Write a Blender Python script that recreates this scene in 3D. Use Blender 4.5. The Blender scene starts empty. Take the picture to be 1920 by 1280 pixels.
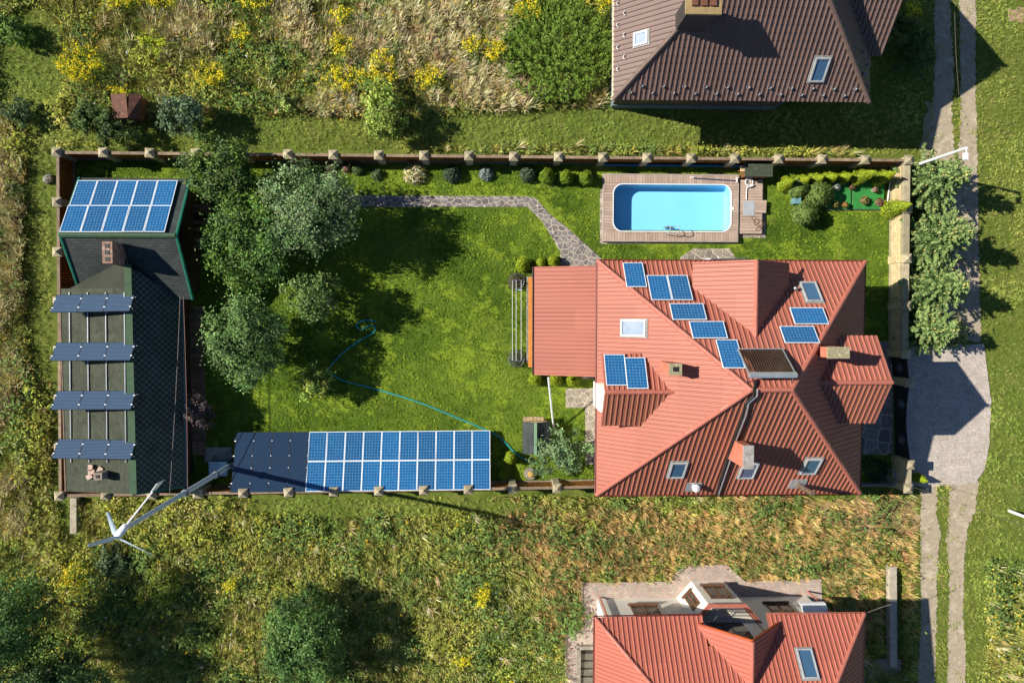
import bpy, math, random
import numpy as np
from mathutils import Vector, Matrix, Quaternion

# ------------------------------------------------------------------ camera, sky, sun, exposure
random.seed(7)
RNG = np.random.default_rng(11)
SC = bpy.context.scene
COL = SC.collection
F, H = 1280.0, 38.0                       # focal length in photo pixels (24 mm lens), flying height in metres
NADIR = (918.0, 583.0)                    # the point straight below the drone
_n = Vector(((NADIR[0]-960)/F, (640-NADIR[1])/F, -1.0)).normalized()
ROT = _n.rotation_difference(Vector((0, 0, -1))).to_matrix()
cam = bpy.data.cameras.new('camera'); cam.sensor_width = 36.0; cam.lens = 36.0*F/1920.0
cam.clip_start = 0.5; cam.clip_end = 600.0
camo = bpy.data.objects.new('camera', cam); COL.objects.link(camo)
camo.matrix_world = Matrix.Translation((0, 0, H)) @ ROT.to_4x4()
SC.camera = camo

SHADOW = Vector((1.37, -0.287))           # ground shift of a shadow per metre of height
SUN_EL = math.atan(1.0/SHADOW.length)
SUN_AZ = math.atan2(-SHADOW.x, -SHADOW.y) # clockwise from +Y
world = bpy.data.worlds.new('World'); SC.world = world; world.use_nodes = True
wn = world.node_tree.nodes; wl = world.node_tree.links
sky = wn.new('ShaderNodeTexSky'); sky.sky_type = 'NISHITA'; sky.sun_disc = False
sky.sun_elevation = SUN_EL; sky.sun_rotation = SUN_AZ
sky.air_density = 0.75; sky.dust_density = 0.1; sky.ozone_density = 4.0
wl.new(sky.outputs[0], wn['Background'].inputs[0]); wn['Background'].inputs[1].default_value = 0.065
sun = bpy.data.lights.new('sun', 'SUN'); sun.energy = 5.0; sun.angle = math.radians(0.53); sun.color = (1.0, 0.93, 0.82)
suno = bpy.data.objects.new('sun', sun); COL.objects.link(suno)
suno.rotation_euler = Vector((SHADOW.x, SHADOW.y, -1.0)).to_track_quat('-Z', 'Y').to_euler()
suno.location = (-30, 6, 30)
SC.view_settings.view_transform = 'Standard'; SC.view_settings.look = 'None'
SC.view_settings.exposure = 0.68; SC.view_settings.gamma = 1.0
SC.cycles.max_bounces = 4; SC.cycles.diffuse_bounces = 2; SC.cycles.glossy_bounces = 2; SC.cycles.transmission_bounces = 2; SC.cycles.transparent_max_bounces = 4
SC.cycles.use_adaptive_sampling = True; SC.cycles.adaptive_threshold = 0.03

# ------------------------------------------------------------------ measuring
def ray(px, py):
    return ROT @ Vector(((px-960)/F, (640-py)/F, -1.0))
def P(px, py, z=0.0):                     # where a photo point lies on the level z
    d = ray(px, py); t = (H-z)/(-d.z)
    return Vector((d.x*t, d.y*t, z))
def hit(px, py, p0, n):                   # where it lies on a plane
    d = ray(px, py); o = Vector((0, 0, H))
    return o + d*((p0-o).dot(n)/d.dot(n))
ROTI = np.array(ROT.transposed())
def plan(X, Y, Z=0.0):                    # world arrays -> survey (photo) coordinates
    v = np.stack([X, Y, np.broadcast_to(np.asarray(Z)-H, np.shape(X))], -1) @ ROTI.T
    return 960+F*v[..., 0]/(-v[..., 2]), 640-F*v[..., 1]/(-v[..., 2])
def inpoly(px, py, poly):
    r = np.zeros(np.shape(px), bool); n = len(poly)
    for i in range(n):
        x0, y0 = poly[i]; x1, y1 = poly[(i+1) % n]
        c = ((y0 > py) != (y1 > py)) & (px < (x1-x0)*(py-y0)/((y1-y0) or 1e-9)+x0)
        r ^= c
    return r
def vnoise(x, y, s, seed):
    g = np.random.default_rng(seed).random((64, 64))
    u = np.asarray(x)/s; v = np.asarray(y)/s
    i = np.floor(u).astype(int); j = np.floor(v).astype(int); a = u-i; b = v-j
    a = a*a*(3-2*a); b = b*b*(3-2*b)
    q = lambda di, dj: g[(i+di) % 64, (j+dj) % 64]
    return (q(0,0)*(1-a)+q(1,0)*a)*(1-b)+(q(0,1)*(1-a)+q(1,1)*a)*b

# ------------------------------------------------------------------ materials
def srgb(r, g, b):
    f = lambda c: (c/255/12.92) if c <= 10 else ((c/255+0.055)/1.055)**2.4
    return (f(r), f(g), f(b), 1.0)
MATS = {}
class NT:
    def __init__(s, name):
        s.m = bpy.data.materials.new(name); s.m.use_nodes = True
        s.t = s.m.node_tree; s.b = s.t.nodes['Principled BSDF']
    def n(s, typ, **kw):
        o = s.t.nodes.new(typ)
        for k, v in kw.items(): setattr(o, k, v)
        return o
    def l(s, a, b): s.t.links.new(a, b)
    def math(s, op, a, b=0.0, c=None):
        o = s.n('ShaderNodeMath', operation=op)
        for i, v in enumerate((a, b) if c is None else (a, b, c)):
            if isinstance(v, (int, float)): o.inputs[i].default_value = v
            else: s.l(v, o.inputs[i])
        return o.outputs[0]
    def mix(s, f, a, b, mode='MIX'):
        o = s.n('ShaderNodeMix', data_type='RGBA', blend_type=mode)
        for k, v in ((0, f), (6, a), (7, b)):
            if isinstance(v, (int, float)): o.inputs[k].default_value = v
            elif isinstance(v, tuple): o.inputs[k].default_value = v
            else: s.l(v, o.inputs[k])
        return o.outputs[2]
    def noise(s, scale, detail=4, vec=None, rough=0.6, out=0):
        o = s.n('ShaderNodeTexNoise'); o.inputs['Scale'].default_value = scale
        o.inputs['Detail'].default_value = detail; o.inputs['Roughness'].default_value = rough
        if vec is not None: s.l(vec, o.inputs['Vector'])
        return o.outputs[out]
    def ramp(s, f, stops):
        o = s.n('ShaderNodeValToRGB'); e = o.color_ramp.elements
        while len(e) < len(stops): e.new(0.5)
        for i, (p, c) in enumerate(stops): e[i].position = p; e[i].color = c
        s.l(f, o.inputs[0]); return o.outputs[0]
    def pos(s): return s.n('ShaderNodeNewGeometry').outputs['Position']
    def bump(s, h, strength=0.3, dist=0.02):
        o = s.n('ShaderNodeBump'); o.inputs['Strength'].default_value = strength; o.inputs['Distance'].default_value = dist
        s.l(h, o.inputs['Height']); s.l(o.outputs[0], s.b.inputs['Normal'])
    def done(s, rough=0.7, spec=0.4, metal=0.0):
        s.b.inputs['Roughness'].default_value = rough; s.b.inputs['Specular IOR Level'].default_value = spec
        s.b.inputs['Metallic'].default_value = metal
        return s.m
def M(name, c1, c2=None, scale=2.0, rough=0.7, bump=0.0, bscale=None, metal=0.0, spec=0.4, rnd=0.0, c3=None, bdist=0.01):
    """plain surface: two or three of its colours mixed by noise, fine relief, slight change from piece to piece"""
    if name in MATS: return MATS[name]
    t = NT(name); p = t.pos(); c1 = tuple(c1)
    if c2 is None: c2 = tuple(min(1, v*0.8) for v in c1[:3])+(1,)
    f = t.noise(scale, 6, p)
    st = [(0.32, c1), (0.68, c2)] if c3 is None else [(0.3, c1), (0.5, c2), (0.7, c3)]
    col = t.ramp(f, st)
    if rnd:
        oi = t.n('ShaderNodeObjectInfo').outputs['Random']
        k = t.math('MULTIPLY_ADD', oi, 2*rnd, 1-rnd)
        hs = t.n('ShaderNodeHueSaturation'); t.l(k, hs.inputs['Value']); t.l(col, hs.inputs['Color']); col = hs.outputs[0]
    t.l(col, t.b.inputs['Base Color'])
    if bump: t.bump(t.noise(bscale or scale*6, 5, p), bump, bdist)
    MATS[name] = t.done(rough, spec, metal); return MATS[name]
def weed_mat(name):
    t = NT(name); a = t.n('ShaderNodeAttribute', attribute_name='leaf_colour'); d = t.n('ShaderNodeBsdfDiffuse'); t.l(a.outputs['Color'], d.inputs[0])
    t.l(d.outputs[0], t.t.nodes['Material Output'].inputs[0]); t.t.nodes.remove(t.b); return t.m
def leaf_mat(name, translucent=0.3, rough=0.55):
    """foliage: colour of each leaf comes with the leaf"""
    if name in MATS: return MATS[name]
    t = NT(name); a = t.n('ShaderNodeAttribute', attribute_name='leaf_colour')
    t.l(a.outputs['Color'], t.b.inputs['Base Color'])
    tr = t.n('ShaderNodeBsdfTranslucent'); t.l(a.outputs['Color'], tr.inputs['Color'])
    mx = t.n('ShaderNodeMixShader'); mx.inputs[0].default_value = translucent
    t.l(t.b.outputs[0], mx.inputs[1]); t.l(tr.outputs[0], mx.inputs[2])
    t.l(mx.outputs[0], t.t.nodes['Material Output'].inputs[0])
    MATS[name] = t.done(rough, 0.25); return MATS[name]

# ------------------------------------------------------------------ objects
WL = {}                                    # world position of each parent
def tag(o, label=None, cat=None, group=None, kind=None):
    if label: o['label'] = label
    if cat: o['category'] = cat
    if group: o['group'] = group
    if kind: o['kind'] = kind
    return o
def thing(name, loc, label, cat, group=None):
    o = bpy.data.objects.new(name, None); COL.objects.link(o); o.empty_display_size = 0.3
    o.location = loc; WL[o] = Vector(loc)
    return tag(o, label, cat, group)
def link(name, me, parent=None, loc=None):
    o = bpy.data.objects.new(name, me); COL.objects.link(o)
    w = Vector(loc) if loc is not None else (WL[parent] if parent else Vector((0, 0, 0)))
    WL[o] = w
    if parent:
        o.parent = parent; o.location = w-WL[parent]
    else: o.location = w
    return o
class MB:
    """collects solid shapes and links them as ONE mesh object"""
    def __init__(s): s.v = []; s.f = []
    def add(s, vs, fs):
        k = len(s.v); s.v += [tuple(v) for v in vs]; s.f += [tuple(i+k for i in f) for f in fs]; return s
    def hexa(s, b, t):                     # bottom ring, top ring (same count)
        n = len(b)
        return s.add(list(b)+list(t), [tuple(range(n-1, -1, -1)), tuple(range(n, 2*n))]+[(i, (i+1) % n, n+(i+1) % n, n+i) for i in range(n)])
    def box(s, c, d, rz=0.0, m=None):
        c = Vector(c); x, y, z = d[0]/2, d[1]/2, d[2]/2
        R = m if m is not None else Matrix.Rotation(rz, 3, 'Z')
        q = lambda a, b, e: c+R @ Vector((a*x, b*y, e*z))
        return s.hexa([q(-1,-1,-1), q(1,-1,-1), q(1,1,-1), q(-1,1,-1)], [q(-1,-1,1), q(1,-1,1), q(1,1,1), q(-1,1,1)])
    def prism(s, poly, z0, z1):            # poly: counter-clockwise (x, y)
        return s.hexa([(p[0], p[1], z0) for p in poly], [(p[0], p[1], z1) for p in poly])
    def slab(s, poly3, n, th):             # a flat 3-D polygon thickened downwards
        n = Vector(n).normalized()
        return s.hexa([Vector(p)-n*th for p in poly3], [Vector(p) for p in poly3])
    def tube(s, pts, r, seg=8, cap=True):
        pts = [Vector(p) for p in pts]; rs = r if isinstance(r, (list, tuple)) else [r]*len(pts)
        k = len(s.v); a = None
        for i, p in enumerate(pts):
            d = (pts[min(i+1, len(pts)-1)]-pts[max(i-1, 0)])
            d = d.normalized() if d.length > 1e-9 else Vector((0, 0, 1))
            if a is None: a = d.orthogonal().normalized()
            a = (a-d*a.dot(d)); a = a.normalized() if a.length > 1e-6 else d.orthogonal().normalized()
            b = d.cross(a)
            for j in range(seg):
                t = 2*math.pi*j/seg; s.v.append(tuple(p+(a*math.cos(t)+b*math.sin(t))*rs[i]))
        for i in range(len(pts)-1):
            for j in range(seg):
                s.f.append((k+i*seg+j, k+i*seg+(j+1) % seg, k+(i+1)*seg+(j+1) % seg, k+(i+1)*seg+j))
        if cap:
            s.f.append(tuple(k+j for j in range(seg-1, -1, -1))); e = k+(len(pts)-1)*seg
            s.f.append(tuple(e+j for j in range(seg)))
        return s
    def lathe(s, c, prof, seg=16):         # prof: (radius, z) from bottom to top
        k = len(s.v); c = Vector(c)
        for r, z in prof:
            for j in range(seg):
                t = 2*math.pi*j/seg; s.v.append((c.x+r*math.cos(t), c.y+r*math.sin(t), c.z+z))
        for i in range(len(prof)-1):
            for j in range(seg):
                s.f.append((k+i*seg+j, k+i*seg+(j+1) % seg, k+(i+1)*seg+(j+1) % seg, k+(i+1)*seg+j))
        s.f.append(tuple(k+j for j in range(seg-1, -1, -1))); e = k+(len(prof)-1)*seg
        s.f.append(tuple(e+j for j in range(seg)))
        return s
    def mesh(s, name, mat, off=Vector((0, 0, 0)), smooth=False):
        me = bpy.data.meshes.new(name)
        me.from_pydata([(x-off[0], y-off[1], z-off[2]) for x, y, z in s.v], [], s.f); me.materials.append(mat)
        if smooth: me.polygons.foreach_set('use_smooth', [True]*len(me.polygons))
        me.update(); return me
    def build(s, name, mat, parent=None, loc=None, smooth=False):
        w = Vector(loc) if loc is not None else (WL[parent] if parent else Vector((0, 0, 0)))
        return link(name, s.mesh(name, mat, w, smooth), parent, w)
def np_mesh(name, verts, faces, mat, cols=None):
    verts = np.ascontiguousarray(verts, np.float32); nf, k = faces.shape
    me = bpy.data.meshes.new(name); me.vertices.add(len(verts)); me.vertices.foreach_set('co', verts.ravel())
    me.loops.add(nf*k); me.loops.foreach_set('vertex_index', faces.astype(np.int32).ravel())
    me.polygons.add(nf); me.polygons.foreach_set('loop_start', np.arange(0, nf*k, k, dtype=np.int32))
    me.update(calc_edges=True)
    if cols is not None:
        a = me.attributes.new('leaf_colour', 'FLOAT_COLOR', 'FACE')
        c = np.ones((nf, 4), np.float32); c[:, :3] = cols; a.data.foreach_set('color', c.ravel())
    me.materials.append(mat); return me
def copy_tree(o, loc=None, rotz=None, parent=None):
    c = o.copy(); COL.objects.link(c)
    if parent: c.parent = parent
    if loc is not None: c.location = loc
    if rotz is not None: c.rotation_euler[2] = rotz
    for ch in [q for q in bpy.data.objects if q.parent is o]: copy_tree(ch, parent=c)
    return c
ORD = ['first', 'second', 'third', 'fourth', 'fifth', 'sixth', 'seventh', 'eighth', 'ninth', 'tenth', 'eleventh', 'twelfth']

# ------------------------------------------------------------------ roofs
def slope(name, pts, parent, mat, rib=0.24, rib_h=0.040, rib_w=0.09, course=0.36, step=0.012, under=0.05):
    """one roof slope. pts: planar polygon whose first edge is the eave. rib=0 gives a smooth (shingled) sheet."""
    pts = [Vector(p) for p in pts]; u = (pts[1]-pts[0]).normalized()
    n = Vector((0, 0, 0))
    for i in range(len(pts)): n += pts[i].cross(pts[(i+1) % len(pts)])
    n = n.normalized()
    if n.z < 0: n = -n
    v = n.cross(u)
    if v.z < 0: v = -v
    q = [((p-pts[0]).dot(u), (p-pts[0]).dot(v)) for p in pts]
    u0, u1 = min(a for a, _ in q), max(a for a, _ in q)
    def span(x):
        ys = []
        for i in range(len(q)):
            (a, b), (c, d) = q[i], q[(i+1) % len(q)]
            if abs(a-c) < 1e-9:
                if abs(a-x) < 1e-6: ys += [b, d]
                continue
            if min(a, c)-1e-7 <= x <= max(a, c)+1e-7: ys.append(b+(d-b)*(x-a)/(c-a))
        return (min(ys), max(ys)) if ys else None
    prof = []
    if rib:
        k = math.floor(u0/rib)
        while k*rib < u1+rib:
            b = k*rib
            prof += [(b, 0.0), (b+0.3*rib_w, rib_h), (b+0.72*rib_w, rib_h), (b+rib_w, 0.0)]; k += 1
    else:
        prof = [(a, 0.0) for a in np.arange(u0, u1+0.5, 0.5)]
    prof = [(a, h) for a, h in prof if u0 < a < u1]
    hs = lambda a: 0.0
    prof = [(u0, 0.0)]+prof+[(u1, 0.0)]
    for a, _ in q:                          # corners inside the span
        if u0 < a < u1: prof.append((a, 0.0))
    prof.sort()
    V, Fa, UV = [], [], []
    vmax = max(b for _, b in q); vmin = min(b for _, b in q)
    cs = course if course else (vmax-vmin+1)
    for (a, ha), (b, hb) in zip(prof[:-1], prof[1:]):
        if b-a < 1e-5: continue
        sa, sb = span(a+1e-6), span(b-1e-6)
        if not sa or not sb: continue
        lo, hi = min(sa[0], sb[0]), max(sa[1], sb[1]); k = math.floor(lo/cs)
        while k*cs < hi:
            c0, c1 = k*cs, (k+1)*cs; k += 1
            cl = lambda x, s_: min(max(x, s_[0]), s_[1])
            a0, a1, b0, b1 = cl(c0, sa), cl(c1, sa), cl(c0, sb), cl(c1, sb)
            if a1-a0 < 1e-5 and b1-b0 < 1e-5: continue
            i = len(V)
            for x, y, h in ((a, a0, ha), (b, b0, hb), (b, b1, hb), (a, a1, ha)):
                f = step*(1-(y-c0)/cs) if course else 0
                V.append(pts[0]+u*x+v*y+n*(h+f)); UV.append((x, y))
            Fa.append((i, i+1, i+2, i+3))
    # underside, so that the sheet has thickness
    k = len(V); V += [p-n*under for p in pts]; UV += q
    Fa.append(tuple(range(k+len(pts)-1, k-1, -1)))
    m = len(pts)
    for i in range(m):
        j = len(V); V += [pts[i]-n*under, pts[(i+1) % m]-n*under, pts[(i+1) % m]+n*0.004, pts[i]+n*0.004]; UV += [q[i], q[(i+1) % m]]*2
        Fa.append((j, j+1, j+2, j+3))
    w = WL[parent]; me = bpy.data.meshes.new(name)
    me.from_pydata([tuple(p-w) for p in V], [], Fa); me.materials.append(mat)
    uvl = me.uv_layers.new(name='UVMap'); li = np.zeros(len(me.loops), np.int32); me.loops.foreach_get('vertex_index', li)
    uvl.data.foreach_set('uv', np.array(UV, np.float32)[li].ravel())
    me.update()
    o = link(name, me, parent); o['u'] = tuple(u)
    return o
def plane_of(pts):
    pts = [Vector(p) for p in pts]; n = Vector((0, 0, 0))
    for i in range(len(pts)): n += pts[i].cross(pts[(i+1) % len(pts)])
    n.normalize()
    if n.z < 0: n = -n
    u = (pts[1]-pts[0]).normalized(); v = n.cross(u)
    if v.z < 0: u = -u; v = -v
    return pts[0], n, u, v
def ridge_cap(name, a, b, r, parent, mat):
    a, b = Vector(a), Vector(b); k = max(2, int((b-a).length/0.4)); mb = MB()
    for i in range(k):                       # overlapping half-round caps
        mb.tube([a+(b-a)*(i/k), a+(b-a)*((i+1.06)/k)], [r, r*0.93], 8)
    return mb.build(name, mat, parent)
def frame_matrix(u, v, n, loc):
    m = Matrix((u, v, n)).transposed().to_4x4(); m.translation = loc; return m

# ------------------------------------------------------------------ shared materials
RED = srgb(188, 92, 70)
def metal_tile(name, c, dirt, dirt_amount):
    t = NT(name); p = t.pos()
    uv = t.n('ShaderNodeUVMap').outputs[0]
    f1 = t.noise(0.7, 5, p); f2 = t.noise(9.0, 6, p, 0.7)
    c2 = tuple(v*0.86 for v in c[:3])+(1,)
    col = t.mix(f1, c, c2)
    st = t.n('ShaderNodeMapping'); t.l(uv, st.inputs[0]); st.inputs['Scale'].default_value = (16, 0.8, 1)
    streak = t.noise(1.0, 4, st.outputs[0])
    d = t.math('MULTIPLY', t.ramp(streak, [(0.42, (0,0,0,1)), (0.75, (1,1,1,1))]), t.ramp(f2, [(0.3, (0.2,)*3+(1,)), (0.8, (1,1,1,1))]))
    # moss and dust settle in the troughs between the ribs
    sx = t.n('ShaderNodeSeparateXYZ'); t.l(uv, sx.inputs[0])
    fr = t.math('FRACT', t.math('DIVIDE', sx.outputs[0], 0.24))
    trough = t.math('MULTIPLY', t.math('GREATER_THAN', fr, 0.33), t.math('ADD', 0.35, t.math('MULTIPLY', f2, 1.1)))
    dd = t.math('MULTIPLY', t.math('MINIMUM', t.math('ADD', t.math('MULTIPLY', d, 0.5), trough), 1.0), dirt_amount)
    col = t.mix(dd, col, dirt)
    bv = t.n('ShaderNodeCombineXYZ'); t.l(t.math('FLOOR', t.math('DIVIDE', sx.outputs[0], 1.08)), bv.inputs[0]); t.l(t.math('FLOOR', t.math('DIVIDE', sx.outputs[1], 2.16)), bv.inputs[1])
    wn_ = t.n('ShaderNodeTexWhiteNoise'); t.l(bv.outputs[0], wn_.inputs[0])
    col = t.mix(1.0, col, t.ramp(wn_.outputs[0], [(0.0, (0.92,)*3+(1,)), (1.0, (1.05,)*3+(1,))]), 'MULTIPLY')          # sheets faded unevenly
    t.l(col, t.b.inputs['Base Color'])
    t.bump(t.noise(40, 3, p), 0.08, 0.01)
    return t.done(0.55, 0.35)
m_red = metal_tile('red_metal_tile', (0.415, 0.136, 0.093, 1), srgb(128, 86, 68), 0.24)
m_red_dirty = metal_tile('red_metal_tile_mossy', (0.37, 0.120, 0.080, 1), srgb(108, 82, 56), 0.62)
m_brown = metal_tile('brown_metal_tile', (0.155, 0.098, 0.082, 1), srgb(95, 80, 66), 0.15)
m_red_cap = M('red_ridge_metal', (0.43, 0.145, 0.100, 1), (0.36, 0.118, 0.082, 1), 3, 0.5)
m_brown_cap = M('brown_ridge_metal', (0.165, 0.11, 0.085, 1), (0.12, 0.08, 0.065, 1), 3, 0.5)
m_white = M('white_render', srgb(244, 240, 228), srgb(236, 230, 216), 1.2, 0.85, 0.15, 30)
m_wood = M('orange_stained_wood', srgb(176, 118, 52), srgb(132, 82, 36), 5, 0.6, 0.2, 25, rnd=0.15)
m_wood_dark = M('brown_fence_wood', srgb(124, 86, 46), srgb(92, 62, 34), 6, 0.65, 0.2, 25, rnd=0.18)
m_gap_shade = M('gap_shade_fence_back', srgb(74, 50, 28), srgb(54, 36, 22), 6, 0.8)  # shade in the gaps between slats, put into the back panel's colour
m_wood_grey = M('weathered_wood', srgb(150, 130, 108), srgb(112, 92, 74), 4, 0.8, 0.3, 22, rnd=0.2)
m_concrete = M('concrete', srgb(158, 152, 140), srgb(120, 115, 105), 3, 0.9, 0.4, 25, c3=srgb(140, 132, 118))
m_cap = M('sandstone_cap', srgb(172, 162, 134), srgb(138, 128, 102), 4, 0.85, 0.3, 30, rnd=0.2)
m_pillar = M('sandstone_pillar', srgb(188, 178, 150), srgb(160, 148, 122), 5, 0.9, 0.35, 30)
m_alu = M('aluminium', srgb(205, 210, 214), srgb(180, 186, 192), 4, 0.32, metal=0.6, spec=0.5)
m_steel = M('galvanised_steel', srgb(150, 156, 160), srgb(118, 124, 130), 6, 0.4, metal=0.7)
m_dark_metal = M('dark_painted_metal', (0.012, 0.012, 0.014, 1), (0.03, 0.025, 0.022, 1), 4, 0.45)
m_paint_white = M('white_painted_metal', srgb(232, 233, 235), srgb(214, 217, 220), 3, 0.45)
m_black = M('black_rubber', (0.012, 0.012, 0.012, 1), (0.02, 0.02, 0.02, 1), 5, 0.6)
m_bark = M('bark', srgb(92, 76, 60), srgb(60, 48, 38), 8, 0.9, 0.6, 30)
m_brick_red = M('red_brick', srgb(186, 96, 66), srgb(150, 74, 52), 6, 0.85, 0.4, 30, c3=srgb(172, 110, 82))
m_glass = None
def glass_mat(name, tint, rough=0.06):
    t = NT(name); t.l(t.mix(t.noise(1.3, 3, t.pos()), tint, tuple(v*0.7 for v in tint[:3])+(1,)), t.b.inputs['Base Color'])
    return t.done(rough, 0.9)
m_glass = glass_mat('window_glass', srgb(70, 105, 135))
m_glass_dark = glass_mat('dark_window_glass', srgb(62, 58, 52))
m_blind = M('pale_blind', srgb(66, 96, 130), srgb(104, 126, 150), 2, 0.4, spec=0.8)

# ------------------------------------------------------------------ the ground
def ground_mat():
    t = NT('rough_meadow_soil'); p = t.pos()
    a = t.noise(0.12, 5, p); b = t.noise(1.4, 6, p, 0.7); c = t.noise(9, 6, p, 0.75)
    g = t.ramp(b, [(0.30, srgb(66, 82, 28)), (0.5, srgb(92, 108, 40)), (0.62, srgb(116, 122, 58)), (0.75, srgb(142, 132, 84))])
    h = t.ramp(c, [(0.3, srgb(50, 62, 22)), (0.7, srgb(120, 132, 60))])
    t.l(t.mix(0.5, g, h), t.b.inputs['Base Color']); t.bump(c, 0.7, 0.03)
    return t.done(0.95, 0.1)
def lawn_mat():
    t = NT('mown_lawn'); p = t.pos()
    a = t.noise(0.13, 4, p, 0.55); b = t.noise(0.62, 6, p, 0.7); c = t.noise(14, 6, p, 0.8); v = t.noise(3.2, 5, p, 0.75); d = t.noise(0.45, 7, p, 0.72, out=1)
    g = t.ramp(t.math('ADD', t.math('MULTIPLY', a, 0.6), t.math('MULTIPLY', b, 0.4)),
               [(0.38, (0.050, 0.096, 0.011, 1)), (0.47, (0.076, 0.134, 0.014, 1)), (0.53, (0.112, 0.180, 0.020, 1)), (0.62, (0.160, 0.220, 0.030, 1))])
    sx = t.n('ShaderNodeSeparateXYZ'); t.l(d, sx.inputs[0])
    g = t.mix(t.ramp(sx.outputs[1], [(0.525, (0,0,0,1)), (0.565, (0.85,)*3+(1,))]), g, (0.215, 0.30, 0.028, 1))     # clover patches
    g = t.mix(t.ramp(sx.outputs[0], [(0.60, (0,0,0,1)), (0.70, (0.6,)*3+(1,))]), g, (0.22, 0.21, 0.06, 1))           # drier patches
    h = t.ramp(c, [(0.28, (0.42, 0.42, 0.42, 1)), (0.72, (1.4, 1.38, 1.3, 1))])
    w = t.ramp(v, [(0.3, (0.70, 0.72, 0.7, 1)), (0.7, (1.22, 1.2, 1.15, 1))])
    t.l(t.mix(1.0, t.mix(1.0, g, h, 'MULTIPLY'), w, 'MULTIPLY'), t.b.inputs['Base Color']); t.bump(c, 0.7, 0.012)
    return t.done(0.9, 0.12)
def gravel_mat(name, a, b, c):
    t = NT(name); p = t.pos()
    x = t.noise(0.9, 6, p, 0.75); y = t.noise(7, 8, p, 0.85)
    t.l(t.mix(1.0, t.ramp(x, [(0.3, a), (0.5, b), (0.7, c)]), t.ramp(y, [(0.3, (0.66,)*3+(1,)), (0.7, (1.28,)*3+(1,))]), 'MULTIPLY'), t.b.inputs['Base Color'])
    t.bump(y, 0.6, 0.012); return t.done(0.95, 0.15)
def paver_mat(name, ca, cb, mortar, w=0.2, h=0.1, mort=0.01, cc=None):
    t = NT(name); p = t.pos(); br = t.n('ShaderNodeTexBrick'); t.l(p, br.inputs['Vector'])
    br.inputs['Scale'].default_value = 1.0; br.inputs['Brick Width'].default_value = w; br.inputs['Row Height'].default_value = h
    br.inputs['Mortar Size'].default_value = mort; br.inputs['Color1'].default_value = ca; br.inputs['Color2'].default_value = cb; br.inputs['Mortar'].default_value = mortar
    br.inputs['Bias'].default_value = 0.0
    col = br.outputs[0]; n1 = t.noise(1.6, 6, p, 0.7)
    if cc: col = t.mix(t.ramp(t.noise(7, 2, p), [(0.5, (0,0,0,1)), (0.62, (1,1,1,1))]), col, cc)
    col = t.mix(1.0, col, t.ramp(n1, [(0.3, (0.75,)*3+(1,)), (0.7, (1.12,)*3+(1,))]), 'MULTIPLY')
    t.l(col, t.b.inputs['Base Color']); t.bump(br.outputs[1], -0.4, 0.01); return t.done(0.85, 0.25)
HOLE = (P(1152, 431, 0).x, P(1152, 431, 0).y, P(1369, 349, 0).x, P(1369, 349, 0).y)     # the pool basin is dug in here
def around_hole(B, z):
    x0, y0, x1, y1 = HOLE; a, b, c, d = B
    mb = MB()
    for p, q, r_, s in ((a, b, x0, d), (x1, b, c, d), (x0, b, x1, y0), (x0, y1, x1, d)): mb.add([(p, q, z), (r_, q, z), (r_, s, z), (p, s, z)], [(0, 1, 2, 3)])
    return mb
g = around_hole((-260, -260, 260, 260), -0.03).build('ground', ground_mat())
tag(g, 'wild meadow ground around the fenced garden', kind='structure')
def sheet(name, px, z, mat, label, jag=0.0, step=0.35):
    w = [P(x, y, z) for x, y in px]
    if jag:                                   # ragged edge
        out = []
        for i in range(len(w)):
            a, b = w[i], w[(i+1) % len(w)]; k = max(1, int((b-a).length/step))
            for j in range(k):
                q = a.lerp(b, j/k); out.append(q+Vector((random.uniform(-jag, jag), random.uniform(-jag, jag), 0)))
        w = out
    me = bpy.data.meshes.new(name); me.from_pydata([tuple(p) for p in w], [], [tuple(range(len(w)))]); me.materials.append(mat); me.update()
    if me.polygons[0].normal.z < 0: me.flip_normals()
    o = link(name, me); return tag(o, label, kind='structure')
LAWN = [(112, 300), (1690, 316), (1672, 640), (1672, 905), (1120, 905), (118, 915)]
LAWN_MB = True
m_gravel = gravel_mat('gravel', srgb(188, 175, 153), srgb(160, 147, 126), srgb(198, 186, 164))
ROAD = [[(1752, -60), (1778, -60), (1784, 60), (1790, 150), (1784, 205), (1790, 300), (1796, 420), (1800, 640), (1745, 640), (1760, 420), (1752, 300), (1750, 215), (1752, 100)],
        [(1796, -60), (1830, -60), (1829, 160), (1833, 260), (1834, 420), (1840, 640), (1792, 640), (1790, 420), (1796, 300), (1802, 200), (1800, 80)],
        [(1727, 900), (1757, 900), (1756, 960), (1764, 1000), (1756, 1080), (1757, 1140), (1754, 1240), (1750, 1340), (1716, 1340), (1722, 1240), (1727, 1130), (1726, 1000)],
        [(1780, 895), (1836, 900), (1832, 930), (1828, 960), (1815, 985), (1808, 1060), (1806, 1160), (1812, 1240), (1808, 1340), (1776, 1340), (1778, 1200), (1780, 1090), (1774, 1010), (1780, 960)]]
for i, r in enumerate(ROAD):
    sheet('gravel_track', r, -0.012+0.003*i, m_gravel, ['northern left wheel rut of the gravel track', 'northern right wheel rut of the gravel track',
          'southern left wheel rut of the gravel track', 'southern right wheel rut of the gravel track'][i], 0.07, 0.1)
DRIVE = [(1690, 648), (1846, 644), (1853, 700), (1858, 752), (1856, 830), (1846, 880), (1828, 905), (1757, 912), (1690, 910)]
m_drive = paver_mat('pale_block_paving', srgb(190, 182, 172), srgb(176, 167, 156), srgb(150, 142, 132), 0.22, 0.11, 0.012, srgb(196, 180, 170))
sheet('driveway', DRIVE, 0.012, m_drive, 'pale block paved driveway in front of the gate', 0.05)
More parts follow.
